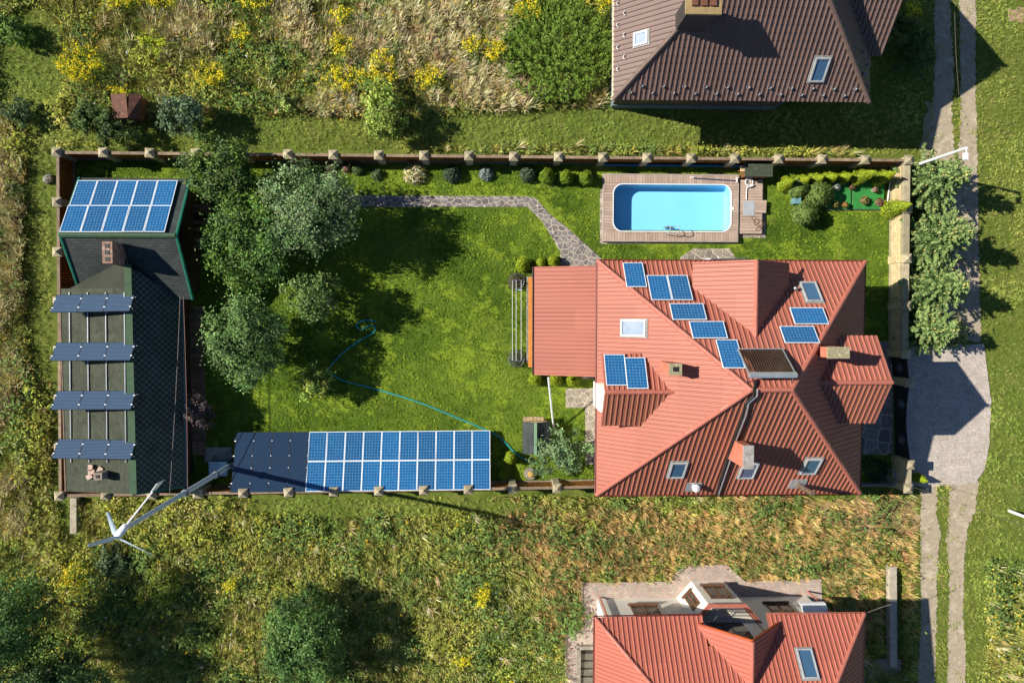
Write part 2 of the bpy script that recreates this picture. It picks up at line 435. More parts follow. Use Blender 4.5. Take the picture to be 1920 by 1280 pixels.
sheet('bare_soil', [(1886, 18), (1935, 12), (1935, 48), (1890, 38)], -0.006, gravel_mat('pinkish_soil', srgb(176, 140, 118), srgb(160, 128, 108), srgb(186, 160, 140)), 'bare pinkish soil patch at the top right', 0.12)
sheet('sandy_strip', [(1500, 932), (1722, 930), (1724, 1000), (1640, 1010), (1560, 985)], -0.012, gravel_mat('dry_sandy_soil', srgb(166, 140, 98), srgb(138, 116, 76), srgb(186, 164, 122)), 'dry sandy ground south of the house', 0.3)
sheet('earth_strip', [(1740, 195), (1752, 190), (1752, 300), (1722, 300)], -0.008, m_gravel, 'gravel shoulder of the track beside the lamp post', 0.15)

# flagstone paths: a mortar bed, every stone a piece of its own
def clip(poly, a, b, c):                      # keep a*x+b*y <= c
    out = []
    for i in range(len(poly)):
        p, q = poly[i], poly[(i+1) % len(poly)]; dp, dq = a*p[0]+b*p[1]-c, a*q[0]+b*q[1]-c
        if dp <= 0: out.append(p)
        if (dp < 0 < dq) or (dq < 0 < dp):
            t = dp/(dp-dq); out.append((p[0]+(q[0]-p[0])*t, p[1]+(q[1]-p[1])*t))
    return out
def ccw(poly):
    a = sum(poly[i][0]*poly[(i+1) % len(poly)][1]-poly[(i+1) % len(poly)][0]*poly[i][1] for i in range(len(poly)))
    return poly if a > 0 else poly[::-1]
lw_ = ccw([tuple(P(x, y, 0)[:2]) for x, y in LAWN]); lm = MB(); hx0, hy0, hx1, hy1 = HOLE
for cuts in (((1, 0, hx0),), ((-1, 0, -hx1),), ((-1, 0, -hx0), (1, 0, hx1), (0, 1, hy0)), ((-1, 0, -hx0), (1, 0, hx1), (0, -1, -hy1))):
    q = lw_
    for c_ in cuts: q = clip(q, *c_)
    lm.add([(x, y, 0.0) for x, y in q], [tuple(range(len(q)))])
tag(lm.build('lawn', lawn_mat()), 'mown garden lawn inside the fence with lighter patches', kind='structure')
m_mortar = M('pale_mortar', srgb(196, 186, 168), srgb(168, 158, 142), 5, 0.95, 0.3, 30)
m_flag = M('grey_flagstone', srgb(140, 134, 130), srgb(110, 106, 106), 2.5, 0.85, 0.5, 14, rnd=0.38, c3=srgb(140, 128, 118))
m_flag_pale = M('pale_flagstone', srgb(160, 150, 134), srgb(126, 118, 108), 2.5, 0.85, 0.5, 14, rnd=0.25, c3=srgb(172, 160, 142))
def flags(name, quads, size, label, mat, z=0.02, gap=0.042, seed=1):
    rg = random.Random(seed); root = None; n = 0
    bed = MB(); wq = [ccw([tuple(P(x, y, z)[:2]) for x, y in q]) for q in quads]
    for k, q in enumerate(wq): bed.prism(q, -0.02, z+0.0008*k)
    root = bed.build(name, m_mortar); tag(root, label, kind='structure')
    xs = [p[0] for q in wq for p in q]; ys = [p[1] for q in wq for p in q]; seeds = []
    x = min(xs)-size
    while x < max(xs)+size:
        y = min(ys)-size
        while y < max(ys)+size:
            seeds.append((x+rg.uniform(-0.52, 0.52)*size, y+rg.uniform(-0.52, 0.52)*size)); y += size
        x += size
    for s in seeds:
        near = [t for t in seeds if t is not s and abs(t[0]-s[0]) < 2.6*size and abs(t[1]-s[1]) < 2.6*size]
        cell = [(s[0]-2*size, s[1]-2*size), (s[0]+2*size, s[1]-2*size), (s[0]+2*size, s[1]+2*size), (s[0]-2*size, s[1]+2*size)]
        for t in near:
            a, b = t[0]-s[0], t[1]-s[1]; c = (t[0]**2+t[1]**2-s[0]**2-s[1]**2)/2-gap*0.5*math.hypot(a, b)*rg.uniform(0.5, 1.3)
            cell = clip(cell, a, b, c)
            if len(cell) < 3: break
        if len(cell) < 3: continue
        for q in wq:
            cc = cell
            for i in range(len(q)):
                p, r = q[i], q[(i+1) % len(q)]; a, b = r[1]-p[1], -(r[0]-p[0])
                cc = clip(cc, a, b, a*p[0]+b*p[1])
                if len(cc) < 3: break
            if len(cc) < 3: continue
            ar = 0.5*abs(sum(cc[i][0]*cc[(i+1) % len(cc)][1]-cc[(i+1) % len(cc)][0]*cc[i][1] for i in range(len(cc))))
            if ar < 0.006: continue
            cx, cy = sum(p[0] for p in cc)/len(cc), sum(p[1] for p in cc)/len(cc); top = z+0.012+rg.uniform(0, 0.012)
            mb = MB(); b_ = [(p[0], p[1], z-0.01) for p in cc]; t_ = [(cx+(p[0]-cx)*0.94, cy+(p[1]-cy)*0.94, top) for p in cc]
            mb.hexa(b_, t_); mb.build('stone', mat, root, (cx, cy, z)); n += 1
    return n
flags('flagstone_path', [[(640, 366), (989, 368), (989, 388), (640, 388)], [(989, 368), (1005, 372), (1015, 413), (989, 388)], [(1005, 372), (1031, 402), (1036, 447), (1015, 413)],
      [(1031, 402), (1067, 430), (1051, 473), (1036, 447)], [(1067, 430), (1130, 487), (1118, 502), (1051, 502), (1051, 473)]], 0.28, 'grey flagstone path bending from the trees to the terrace', m_flag, seed=3)
flags('flagstone_path', [[(1061, 728), (1122, 728), (1122, 764), (1061, 764)], [(1097, 764), (1122, 764), (1122, 870), (1098, 870)]], 0.36, 'pale flagstone path along the west wall of the house', m_flag_pale, seed=5)
flags('flagstone_patch', [[(1272, 500), (1276, 482), (1300, 466), (1368, 466), (1384, 490), (1384, 500)]], 0.42, 'flagstone patch at the back door facing the pool', m_flag_pale, seed=6)
flags('flagstone_yard', [[(1600, 640), (1673, 640), (1673, 852), (1600, 852)]], 0.62, 'flagstone yard between the house and the gate', m_flag, seed=8)
flags('pool_edging', [[(1125, 356), (1133, 356), (1133, 457), (1125, 457)], [(1133, 449), (1386, 449), (1386, 457), (1133, 457)], [(1386, 439), (1435, 439), (1435, 446), (1386, 446)], [(1431, 395), (1436, 395), (1436, 439), (1431, 439)]], 0.26, 'row of rough stones edging the pool deck', m_flag_pale, gap=0.03, seed=9)

# ------------------------------------------------------------------ pool and deck
DZ = 0.30
pa, pb = P(1150, 433, DZ), P(1371, 347, DZ)
pool = thing('swimming_pool', ((pa.x+pb.x)/2, (pa.y+pb.y)/2, 0), 'rectangular blue swimming pool with rounded corners set in the deck', 'swimming pool')
def rrect(x0, y0, x1, y1, r, n=7):
    out = []
    for cx, cy, a0 in ((x1-r, y1-r, 0), (x0+r, y1-r, 90), (x0+r, y0+r, 180), (x1-r, y0+r, 270)):
        for i in range(n+1):
            a = math.radians(a0+90*i/n); out.append((cx+r*math.cos(a), cy+r*math.sin(a)))
    return out
PR = 0.52
ring = rrect(pa.x, pa.y, pb.x, pb.y, PR); k = len(ring)
def inset(d): return rrect(pa.x+d, pa.y+d, pb.x-d, pb.y-d, PR-d*0.6)
vs, fs = [], []
levels = [(0.0, DZ+0.012), (0.0, -0.42), (0.05, -0.5), (0.14, -0.53)]
for d, z in levels: vs += [(x, y, z) for x, y in inset(d)]
for a in range(len(levels)-1):
    for i in range(k): fs.append((a*k+i, a*k+(i+1) % k, (a+1)*k+(i+1) % k, (a+1)*k+i))
fs.append(tuple((len(levels)-1)*k+i for i in range(k)))
m_basin = M('blue_pool_liner', (0.30, 0.66, 0.94, 1), (0.34, 0.69, 0.95, 1), 0.8, 0.5)
MB().add(vs, fs).build('basin', m_basin, pool)
rim = MB(); o_, i_ = rrect(pa.x-0.05, pa.y-0.05, pb.x+0.05, pb.y+0.05, PR+0.035), inset(0.004)
rim.add([(x, y, DZ+0.03) for x, y in o_]+[(x, y, DZ+0.03) for x, y in i_]+[(x, y, DZ-0.05) for x, y in o_]+[(x, y, DZ-0.05) for x, y in i_],
        [(i, (i+1) % k, k+(i+1) % k, k+i) for i in range(k)]+[(2*k+i, 2*k+(i+1) % k, (i+1) % k, i) for i in range(k)]+[(k+i, k+(i+1) % k, 3*k+(i+1) % k, 3*k+i) for i in range(k)])
rim.build('rim', m_paint_white, pool)
def water_mat():
    t = NT('pool_water'); p = t.pos()
    h = t.math('ADD', t.noise(1.6, 3, p), t.math('MULTIPLY', t.noise(7, 3, p), 0.35))
    bp = t.n('ShaderNodeBump'); bp.inputs['Strength'].default_value = 0.35; bp.inputs['Distance'].default_value = 0.05; t.l(h, bp.inputs['Height'])
    tr = t.n('ShaderNodeBsdfTransparent'); tr.inputs[0].default_value = (0.82, 0.97, 1.0, 1)
    gl = t.n('ShaderNodeBsdfGlossy'); gl.inputs['Roughness'].default_value = 0.03; t.l(bp.outputs[0], gl.inputs['Normal'])
    fr = t.n('ShaderNodeLayerWeight'); t.l(bp.outputs[0], fr.inputs['Normal'])          # Schlick reflection, the same from both sides
    mx = t.n('ShaderNodeMixShader'); t.l(t.math('MULTIPLY_ADD', t.math('POWER', fr.outputs['Facing'], 5.0), 0.9, 0.02), mx.inputs[0]); t.l(tr.outputs[0], mx.inputs[1]); t.l(gl.outputs[0], mx.inputs[2])
    t.l(mx.outputs[0], t.t.nodes['Material Output'].inputs[0]); return t.m
wv = inset(0.005)
MB().add([(x, y, DZ-0.10) for x, y in wv], [tuple(range(k))]).build('water', water_mat(), pool)

deck = thing('pool_deck', P(1256, 441, 0), 'brown composite board deck framing the pool', 'deck')
m_board = M('brown_composite_board', srgb(180, 158, 142), srgb(158, 137, 122), 1.2, 0.75, 0.2, 40, rnd=0.13)
da, db = P(1132, 451, DZ), P(1384, 329, DZ)
def board(x0, y0, x1, y1, z, parent, poly=None, mat=m_board):
    cx, cy = (x0+x1)/2, (y0+y1)/2
    MB().prism(poly or [(x0, y0), (x1, y0), (x1, y1), (x0, y1)], z-0.04, z).build('board', mat, parent, (cx, cy, z))
BW, GAP = 0.150, 0.014
n = int((db.x-da.x)/BW); bw = (db.x-da.x)/n
for i in range(n):
    x = da.x+i*bw
    board(x, da.y, x+bw-GAP, pa.y-0.07, DZ, deck); board(x, pb.y+0.07, x+bw-GAP, db.y, DZ, deck)
n = int((pb.y-pa.y+0.14)/BW); bh = (pb.y-pa.y+0.14)/n
def arc(y):
    d = max(0, pa.y+PR-y, y-(pb.y-PR)); return PR-math.sqrt(max(0, PR*PR-min(d, PR)**2))
for i in range(n):
    y = pa.y-0.07+i*bh; y2 = y+bh-GAP; e0, e1 = arc(y), arc(y2)
    board(0, 0, 0, 0, DZ, deck, [(da.x, y), (pa.x-0.07+e0, y), (pa.x-0.07+e1, y2), (da.x, y2)])
    board(0, 0, 0, 0, DZ, deck, [(pb.x+0.07-e0, y), (db.x, y), (db.x, y2), (pb.x+0.07-e1, y2)])
fr = MB()
for (x0, y0, x1, y1) in ((da.x-0.05, da.y-0.05, da.x-0.003, db.y+0.05), (db.x+0.003, da.y-0.05, db.x+0.05, db.y+0.05), (da.x, da.y-0.05, db.x, da.y-0.003), (da.x, db.y+0.003, db.x, db.y+0.05)):
    fr.prism([(x0, y0), (x1, y0), (x1, y1), (x0, y1)], 0.0, DZ+0.006)
fr.build('edge_frame', M('pale_deck_edge', srgb(176, 166, 158), srgb(150, 140, 132), 3, 0.6), deck)
sk = P(1373, 391, DZ); MB().lathe((sk.x, sk.y, DZ+0.002), [(0.10, 0), (0.10, 0.015), (0.07, 0.02)], 16).build('skimmer_lid', m_paint_white, deck)
for x in (1215, 1308): q = P(x, 437, DZ); MB().lathe((q.x, q.y, DZ), [(0.035, 0), (0.035, 0.012)], 8).build('deck_light', m_steel, deck)
plat = thing('pump_deck', P(1408, 390, 0), 'small board platform with a pump hatch beside the pool', 'deck')
ea, eb = P(1386, 438, 0.22), P(1430, 337, 0.22); n = int((eb.y-ea.y)/BW); bh = (eb.y-ea.y)/n
for i in range(n): board(ea.x, ea.y+i*bh, eb.x, ea.y+(i+1)*bh-GAP, 0.22, plat)
MB().prism([(eb.x+0.003, ea.y), (eb.x+0.06, ea.y), (eb.x+0.06, eb.y), (eb.x+0.003, eb.y)], 0, 0.225).build('edge_frame', m_dark_metal, plat)
ha, hb = P(1394, 404, 0.24), P(1415, 377, 0.24)
MB().prism([(ha.x, ha.y), (hb.x, ha.y), (hb.x, hb.y), (ha.x, hb.y)], 0.19, 0.245).build('hatch', M('grey_hatch', srgb(168, 174, 178), srgb(150, 156, 162), 3, 0.5), plat)
la, lb = P(1416, 399, 0.26), P(1437, 375, 0.30)
lid = thing('hatch_lid', ((la.x+lb.x)/2, (la.y+lb.y)/2, 0.22), 'brown board lid laid open next to the grey pump hatch', 'lid')
for i in range(4):
    d = (lb.y-la.y)/4; MB().box(((la.x+lb.x)/2+0.01*i, la.y+d*(i+0.5), 0.265), (lb.x-la.x, d-0.01, 0.035), -0.03).build('board', m_board, lid)

# ------------------------------------------------------------------ fences and walls
CAPZ, FZ = 1.62, 1.36
def pillar_meshes(w, h, cap, mat):
    a = MB().box((0, 0, h/2), (w, w, h)); b = MB(); c = cap/2
    b.box((0, 0, h+0.03), (cap, cap, 0.06))
    b.add([(-c, -c, h+0.06), (c, -c, h+0.06), (c, c, h+0.06), (-c, c, h+0.06), (0, 0, h+0.06+0.17)], [(0, 1, 4), (1, 2, 4), (2, 3, 4), (3, 0, 4)])
    return a.mesh('pillar', mat), b.mesh('cap', m_cap)
PM, CM = pillar_meshes(0.36, 1.44, 0.49, m_pillar)
def pillar(parent, x, y, pm=PM, cm=CM):
    o = link('pillar', pm, parent, (x, y, 0)); c_ = link('cap', cm, o, (x, y, 0)); c_.rotation_euler[2] = random.gauss(0, 0.035); return o
def fence(a, b, bays, slats, label, inner, skip_first=False, skip_last=False):
    """pillars, a cap rail, two rails and upright boards; inner = side (+1/-1) the boards stand on"""
    a, b = Vector(a), Vector(b); root = thing('garden_fence', ((a.x+b.x)/2, (a.y+b.y)/2, 0), label, 'fence')
    d = (b-a); L = d.length/bays; d.normalize(); nrm = Vector((-d.y, d.x, 0))*inner; ang = math.atan2(d.y, d.x)
    sl = MB().box((0, 0, 0.71), (0.085, 0.028, 1.16)).mesh('slat', m_wood)
    for i in range(bays+1):
        q = a+d*(L*i)
        if not ((i == 0 and skip_first) or (i == bays and skip_last)): pillar(root, q.x, q.y)
        if i == bays: break
        c = a+d*(L*(i+0.5)); ln = L-0.36
        MB().box((c.x, c.y, FZ+0.02), (ln, 0.15, 0.05), ang).build('cap_rail', m_wood_grey, root)
        r = MB(); r.box((c.x-nrm.x*0.035, c.y-nrm.y*0.035, 0.35), (ln, 0.045, 0.10), ang); r.box((c.x-nrm.x*0.035, c.y-nrm.y*0.035, 1.12), (ln, 0.045, 0.10), ang)
        r.build('rail', m_wood_dark, root)
        MB().box((c.x-nrm.x*0.085, c.y-nrm.y*0.085, 0.71), (ln, 0.02, 1.16), ang).build('back_panel', m_gap_shade, root)
        MB().box((c.x, c.y, 0.06), (ln, 0.16, 0.12), ang).build('plinth', m_concrete, root)
        for j in range(slats):
            s = a+d*(L*i+0.18+ln*(j+0.5)/slats); o = link('slat', sl, root, (s.x+nrm.x*0.01, s.y+nrm.y*0.01, 0)); o.rotation_euler[2] = ang
    return root
NW, NE, SW_, SE_ = P(103, 284, CAPZ), P(1707, 299, CAPZ), P(108, 931, CAPZ), P(1706, 918, CAPZ)
flat = lambda v: Vector((v.x, v.y, 0))
NW, NE, SW_, SE_ = map(flat, (NW, NE, SW_, SE_))
nf = fence(NW, NE, 19, 15, 'long north fence of brown boards with pale capped pillars behind the pool', -1)
fence(NW, SW_, 7, 16, 'west fence of brown boards beside the green shed', 1, skip_first=True)
se = flat(P(1045, 916, CAPZ)); fence(SW_, se, 11, 16, 'south fence of orange slats with pale capped pillars behind the solar array', 1, skip_first=True)
hx = flat(P(1128, 914, CAPZ)); fence(se, hx, 1, 16, 'short end bay of the south fence meeting the red roofed house', 1, skip_first=True, skip_last=True)
bl = MB()
for i in range(12, 16):
    a = NW.lerp(NE, (i+0.09)/19); b = NW.lerp(NE, (i+0.91)/19); c = (a+b)/2
    bl.box((c.x, c.y-0.16, 0.22), ((b-a).length, 0.03, 0.42), math.atan2((b-a).y, (b-a).x))
bl.build('blue_sheet', M('blue_tarpaulin', srgb(40, 120, 170), srgb(30, 95, 140), 2, 0.5), nf)

# east wall of pale split stone
m_stone = paver_mat('pale_split_stone', srgb(216, 196, 150), srgb(196, 176, 132), srgb(150, 134, 104), 0.16, 0.055, 0.008)
def stone_wall_mat():
    t = NT('pale_cut_stone'); p = t.pos(); mp = t.n('ShaderNodeMapping'); mp.inputs['Rotation'].default_value = (math.radians(90), 0, math.radians(90))
    t.l(p, mp.inputs[0]); br = t.n('ShaderNodeTexBrick'); sx = t.n('ShaderNodeSeparateXYZ'); t.l(p, sx.inputs[0])
    cb = t.n('ShaderNodeCombineXYZ'); t.l(t.math('ADD', sx.outputs[1], sx.outputs[0]), cb.inputs[0]); t.l(sx.outputs[2], cb.inputs[1]); t.l(cb.outputs[0], br.inputs['Vector'])
    br.inputs['Scale'].default_value = 1; br.inputs['Brick Width'].default_value = 0.26; br.inputs['Row Height'].default_value = 0.13; br.inputs['Mortar Size'].default_value = 0.012
    br.inputs['Color1'].default_value = srgb(214, 192, 148); br.inputs['Color2'].default_value = srgb(190, 170, 130); br.inputs['Mortar'].default_value = srgb(140, 126, 100)
    t.l(t.mix(1.0, br.outputs[0], t.ramp(t.noise(2.5, 5, p), [(0.3, (0.8,)*3+(1,)), (0.7, (1.1,)*3+(1,))]), 'MULTIPLY'), t.b.inputs['Base Color'])
    t.bump(br.outputs[1], -0.5, 0.015); return t.done(0.9, 0.2)
m_wallstone = stone_wall_mat()
ew = thing('stone_wall', flat(P(1705, 480, CAPZ)), 'pale stone wall along the east side between the lawn and the fir trees', 'wall')
PM2, CM2 = pillar_meshes(0.40, 1.44, 0.50, m_wallstone)
ys = [299, 390, 484, 573, 664]; prev = None
for i, y in enumerate(ys):
    q = flat(P(1706-4*i/4, y, CAPZ))
    if i: pillar(ew, q.x, q.y, PM2, CM2)
    if prev is not None:
        c = (q+prev)/2; ln = (q-prev).length-0.42; an = math.atan2((q-prev).y, (q-prev).x)
        MB().box((c.x, c.y, 0.66), (ln, 0.24, 1.32), an).build('wall_panel', m_wallstone, ew)
        MB().box((c.x, c.y, 1.36), (ln, 0.34, 0.07), an).build('coping', m_cap, ew)
        for z in (0.12, 1.20): MB().box((c.x-0.13, c.y, z), (ln, 0.05, 0.16), an).build('moulding', m_cap, ew)
    prev = q
gp = thing('gate_pillar', flat(P(1708, 718, CAPZ)), 'stone gate pillar between the small gate and the large gate', 'pillar'); pillar(gp, gp.location.x, gp.location.y, PM2, CM2)
sw = thing('stone_wall', flat(P(1708, 895, CAPZ)), 'short stone wall with two pillars south of the gate', 'wall')
a_, b_ = flat(P(1710, 872, CAPZ)), flat(P(1706, 917, CAPZ))
for q in (a_, b_): pillar(sw, q.x, q.y, PM2, CM2)
c = (a_+b_)/2; MB().box((c.x, c.y, 0.66), (0.24, (a_-b_).length-0.42, 1.32)).build('wall_panel', m_wallstone, sw)
MB().box((c.x, c.y, 1.36), (0.34, (a_-b_).length-0.42, 0.07)).build('coping', m_cap, sw)
# low south-east link wall
l0, l1 = flat(P(1606, 905)), flat(P(1690, 905))
lw = thing('low_wall', (l0+l1)/2, 'low concrete rail closing the corner beside the house', 'wall')
MB().box(((l0.x+l1.x)/2, (l0.y+l1.y)/2, 0.55), ((l1-l0).length, 0.10, 0.08)).build('rail', m_concrete, lw)
MB().box(((l0.x+l1.x)/2, (l0.y+l1.y)/2, 0.22), ((l1-l0).length, 0.14, 0.44)).build('base', m_concrete, lw)
# gates
def gate(name, p0, p1, sag, label, discs):
    p0, p1 = flat(p0), flat(p1); root = thing(name, (p0+p1)/2, label, 'gate'); d = (p1-p0); L = d.length; d.normalize(); an = math.atan2(d.y, d.x)
    c = (p0+p1)/2; bulge = 0.0
    N = 16; top = lambda t: 1.45-sag*math.sin(math.pi*t)
    for leaf in ((0.0, 0.5), (0.5, 1.0)) if L > 2.4 else ((0.0, 1.0),):
        lo = leaf[0]*L+0.22; hi = leaf[1]*L-0.02 if leaf[1] < 1 else L-0.22
        if leaf[0] > 0: lo = leaf[0]*L+0.02
        mb = MB(); K = 10
        for i in range(K):
            s0 = lo+(hi-lo)*i/K; s1 = lo+(hi-lo)*(i+1)/K
            q0, q1 = p0+d*s0, p0+d*s1; nx = Vector((-d.y, d.x, 0))*0.012
            mb.hexa([q0-nx+Vector((0,0,0.08)), q1-nx+Vector((0,0,0.08)), q1+nx+Vector((0,0,0.08)), q0+nx+Vector((0,0,0.08))],
                    [q0-nx+Vector((0,0,top(s0/L))), q1-nx+Vector((0,0,top(s1/L))), q1+nx+Vector((0,0,top(s1/L))), q0+nx+Vector((0,0,top(s0/L)))])
        lf = mb.build('gate_leaf', m_dark_metal, root)
        fr = MB().tube([p0+d*lo+Vector((0, 0, 0.06)), p0+d*lo+Vector((0, 0, top(lo/L)))]+[p0+d*(lo+(hi-lo)*i/8)+Vector((0, 0, top((lo+(hi-lo)*i/8)/L)+0.02)) for i in range(9)]+[p0+d*hi+Vector((0, 0, 0.06)), p0+d*lo+Vector((0, 0, 0.06))], 0.03, 6)
        fr.build('frame', m_dark_metal, lf)
        md = p0+d*((lo+hi)/2); sc = MB(); side = Vector((d.y, -d.x, 0))
        if side.x > 0: side = -side
        for rr in (0.26, 0.15):                       # wrought scrolls
            sc.tube([md+side*0.04+Vector((0, 0, 0.78))+d*(rr*math.cos(t))+Vector((0, 0, rr*math.sin(t))) for t in np.linspace(0, 2*math.pi, 17)], 0.018, 6)
        for t in np.linspace(0, math.pi, 5)[:-1]:
            v = d*math.cos(t)+Vector((0, 0, math.sin(t))); sc.tube([md+side*0.04+Vector((0, 0, 0.78))-v*0.25, md+side*0.04+Vector((0, 0, 0.78))+v*0.25], 0.012, 5)
        sc.build('scroll', m_steel, lf)
    for z in (0.2,): pass
    return root
gate('garden_gate', P(1703, 666, CAPZ), P(1708, 716, CAPZ), 0.05, 'small dark metal gate with a scroll ornament', 1)
gate('driveway_gate', P(1708, 720, CAPZ), P(1710, 870, CAPZ), 0.35, 'large double leaf dark metal gate with scroll ornaments and dipping top', 3)

# ------------------------------------------------------------------ main house
V = Vector
def roof_window(parent, px, py, pl, w, h, glass=None, name='roof_window', rot=0.0, frame=None):
    """skylight lying in a roof plane: flashing, sash frame, pane (w along eave, h up the slope)"""
    p0, n, u, v = pl; c = hit(px, py, p0, n); 
    m3 = Matrix((u, v, n)).transposed()
    root = MB().box(c+n*0.03, (w+0.13, h+0.15, 0.06), m=m3).build(name, M('grey_flashing', srgb(150, 150, 146), srgb(128, 128, 126), 4, 0.5), parent)
    f = MB()
    for a, b, da, db in ((0, (h-0.07)/2, w, 0.07), (0, -(h-0.07)/2, w, 0.07), ((w-0.07)/2, 0, 0.07, h-0.14), (-(w-0.07)/2, 0, 0.07, h-0.14)):
        f.box(c+n*0.09+u*a+v*b, (da, db, 0.09), m=m3)
    f.build('frame', frame or M('grey_sash', srgb(178, 180, 178), srgb(150, 152, 152), 4, 0.45), root)
    MB().box(c+n*0.075, (w-0.13, h-0.13, 0.02), m=m3).build('pane', glass or m_glass, root)
    return root
EZ = 4.1
nw, ne, se_, sw_ = P(1120, 490, EZ), P(1617, 490, EZ), P(1616, 924, EZ), P(1119, 926, EZ)
X0, X1 = (nw.x+sw_.x)/2, (ne.x+se_.x)/2; Y1, Y0 = (nw.y+ne.y)/2, (se_.y+sw_.y)/2
HD = (Y1-Y0)/2; TAN = math.tan(math.radians(40.4)); RZ = EZ+HD*TAN; YM = (Y0+Y1)/2; RX0, RX1 = X0+HD, X1-HD
house = thing('red_roofed_house', ((X0+X1)/2, YM, 0), 'large house with a red metal tile hipped roof and solar panels', 'house')
SN = [V((X1, Y1, EZ)), V((X0, Y1, EZ)), V((RX0, YM, RZ)), V((RX1, YM, RZ))]
SS = [V((X0, Y0, EZ)), V((X1, Y0, EZ)), V((RX1, YM, RZ)), V((RX0, YM, RZ))]
SWs = [V((X0, Y1, EZ)), V((X0, Y0, EZ)), V((RX0, YM, RZ))]
SEs = [V((X1, Y0, EZ)), V((X1, Y1, EZ)), V((RX1, YM, RZ))]
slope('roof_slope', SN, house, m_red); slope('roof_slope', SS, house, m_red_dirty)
slope('roof_slope', SWs, house, m_red, rib=0.21); slope('roof_slope', SEs, house, m_red, rib=0.24)
plN, plS, plW, plE = map(plane_of, (SN, SS, SWs, SEs))
for a, b in ((SN[1], SN[2]), (SS[0], SS[3]), (SN[0], SN[3]), (SS[1], SS[2]), (SN[2], SN[3])): ridge_cap('ridge_cap', a+V((0, 0, 0.02)), b+V((0, 0, 0.02)), 0.115, house, m_red_cap)
OV = 0.7
MB().prism([(X0+OV, Y0+OV), (X1-OV, Y0+OV), (X1-OV, Y1-OV), (X0+OV, Y1-OV)], 0, EZ+0.2).build('wall', m_white, house)
gut = MB(); Z = EZ-0.03
gut.tube([(X0-0.05, Y0-0.05, Z), (X1+0.05, Y0-0.05, Z), (X1+0.05, Y1+0.05, Z), (X0-0.05, Y1+0.05, Z), (X0-0.05, Y0-0.05, Z)], 0.055, 6)
gut.build('gutter', M('dark_red_gutter', srgb(110, 48, 40), srgb(90, 40, 36), 3, 0.5), house)
def gable(parent, axis, c, ridge_z, half, drop, l0, l1, end, mats, wall_from, wall_half, rib=0.22, wallmat=None, ov=0.25):
    """cross gable: ridge runs along axis ('x'/'y') at coordinate c from l0 (inside the roof) to l1 (front)"""
    mk = (lambda a, b, z: V((a, b, z))) if axis == 'x' else (lambda a, b, z: V((b, a, z)))
    ez = ridge_z-drop; out = []
    for s, mt in ((1, mats[0]), (-1, mats[1])):
        poly = [mk(l0, c+s*half, ez), mk(l1, c+s*half, ez), mk(l1, c, ridge_z), mk(l0, c, ridge_z)]
        slope('gable_slope', poly, parent, mt, rib=rib); out.append(plane_of(poly))
    ridge_cap('ridge_cap', mk(l0, c, ridge_z+0.02), mk(l1, c, ridge_z+0.02), 0.11, parent, m_red_cap if mats[0] is not m_brown else m_brown_cap)
    sg = 1 if l1 > l0 else -1; f = l1-sg*ov; wb = wall_from; wz = ridge_z-drop*wall_half/half-0.06
    q = [mk(f, c-wall_half, wb), mk(f, c+wall_half, wb), mk(f, c+wall_half, wz), mk(f, c, ridge_z-0.06), mk(f, c-wall_half, wz)]
    r = [p+mk(-sg*2.0, 0, 0) for p in q]
    MB().hexa(q, r).build('gable_wall', wallmat or m_white, parent)
    vb = MB()                                   # barge boards
    for s in (1, -1): vb.tube([mk(l1+sg*0.02, c+s*half, ez-0.03), mk(l1+sg*0.02, c, ridge_z-0.03)], 0.05, 4)
    vb.build('barge_board', m_red_cap if mats[0] is not m_brown else m_brown_cap, parent)
    return out
# north gable: ridge runs north-south
gx, gz = P(1417, 560, 7.15).x, 7.15
gN = gable(house, 'y', gx, gz, 2.35, 1.9, YM+1.0, P(1417, 489, gz).y, None, (m_red, m_red), 3.6, 2.1, 0.21)
# east gable
gy, gz = P(1600, 717, 7.3).y, 7.3
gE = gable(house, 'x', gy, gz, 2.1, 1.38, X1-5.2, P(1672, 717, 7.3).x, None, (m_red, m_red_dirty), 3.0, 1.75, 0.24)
# west gable
gy, gz = P(1200, 735, 6.7).y, 6.7
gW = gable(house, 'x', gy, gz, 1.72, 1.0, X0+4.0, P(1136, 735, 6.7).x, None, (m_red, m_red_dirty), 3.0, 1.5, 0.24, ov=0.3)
w0, w1 = P(1122, 719, 4.5), P(1122, 766, 4.5); MB().prism([(X0-0.06, w1.y), (X0+0.5, w1.y), (X0+0.5, w0.y), (X0-0.06, w0.y)], 3.3, 5.75).build('gable_wall', m_white, house)

# terrace roof on the west side
tz0, tz1 = 2.55, 3.7
ta, tb, tc_, td = P(1002, 501, tz0), P(1002, 703, tz0), P(1121, 706, tz1), P(1121, 498, tz1)
tx0 = (ta.x+tb.x)/2; tx1 = X0+0.06; ty1, ty0 = (ta.y+td.y)/2+0.02, (tb.y+tc_.y)/2
TR = [V((tx0, ty1, tz0)), V((tx0, ty0, tz0)), V((tx1, ty0, tz1)), V((tx1, ty1, tz1))]
slope('terrace_roof', TR, house, m_red, rib=0.21)
MB().tube([(tx1+0.03, ty1, tz1+0.06), (tx1+0.03, ty0+1.0, tz1+0.06)], 0.05, 6).build('flashing', m_dark_metal, house)
MB().tube([(tx0-0.06, ty1, tz0-0.05), (tx0-0.06, ty0, tz0-0.05)], 0.06, 6).build('gutter', M('dark_gutter', srgb(70, 36, 34), srgb(55, 30, 30), 3, 0.5), house)
q0, q1 = P(995, 520, 2.3), P(995, 688, 2.3)
MB().box(((q0.x+q1.x)/2, (q0.y+q1.y)/2, 2.28), (0.22, (q0-q1).length, 0.24)).build('timber_beam', M('fresh_orange_timber', srgb(214, 140, 62), srgb(186, 112, 44), 4, 0.6, 0.2, 25), house)
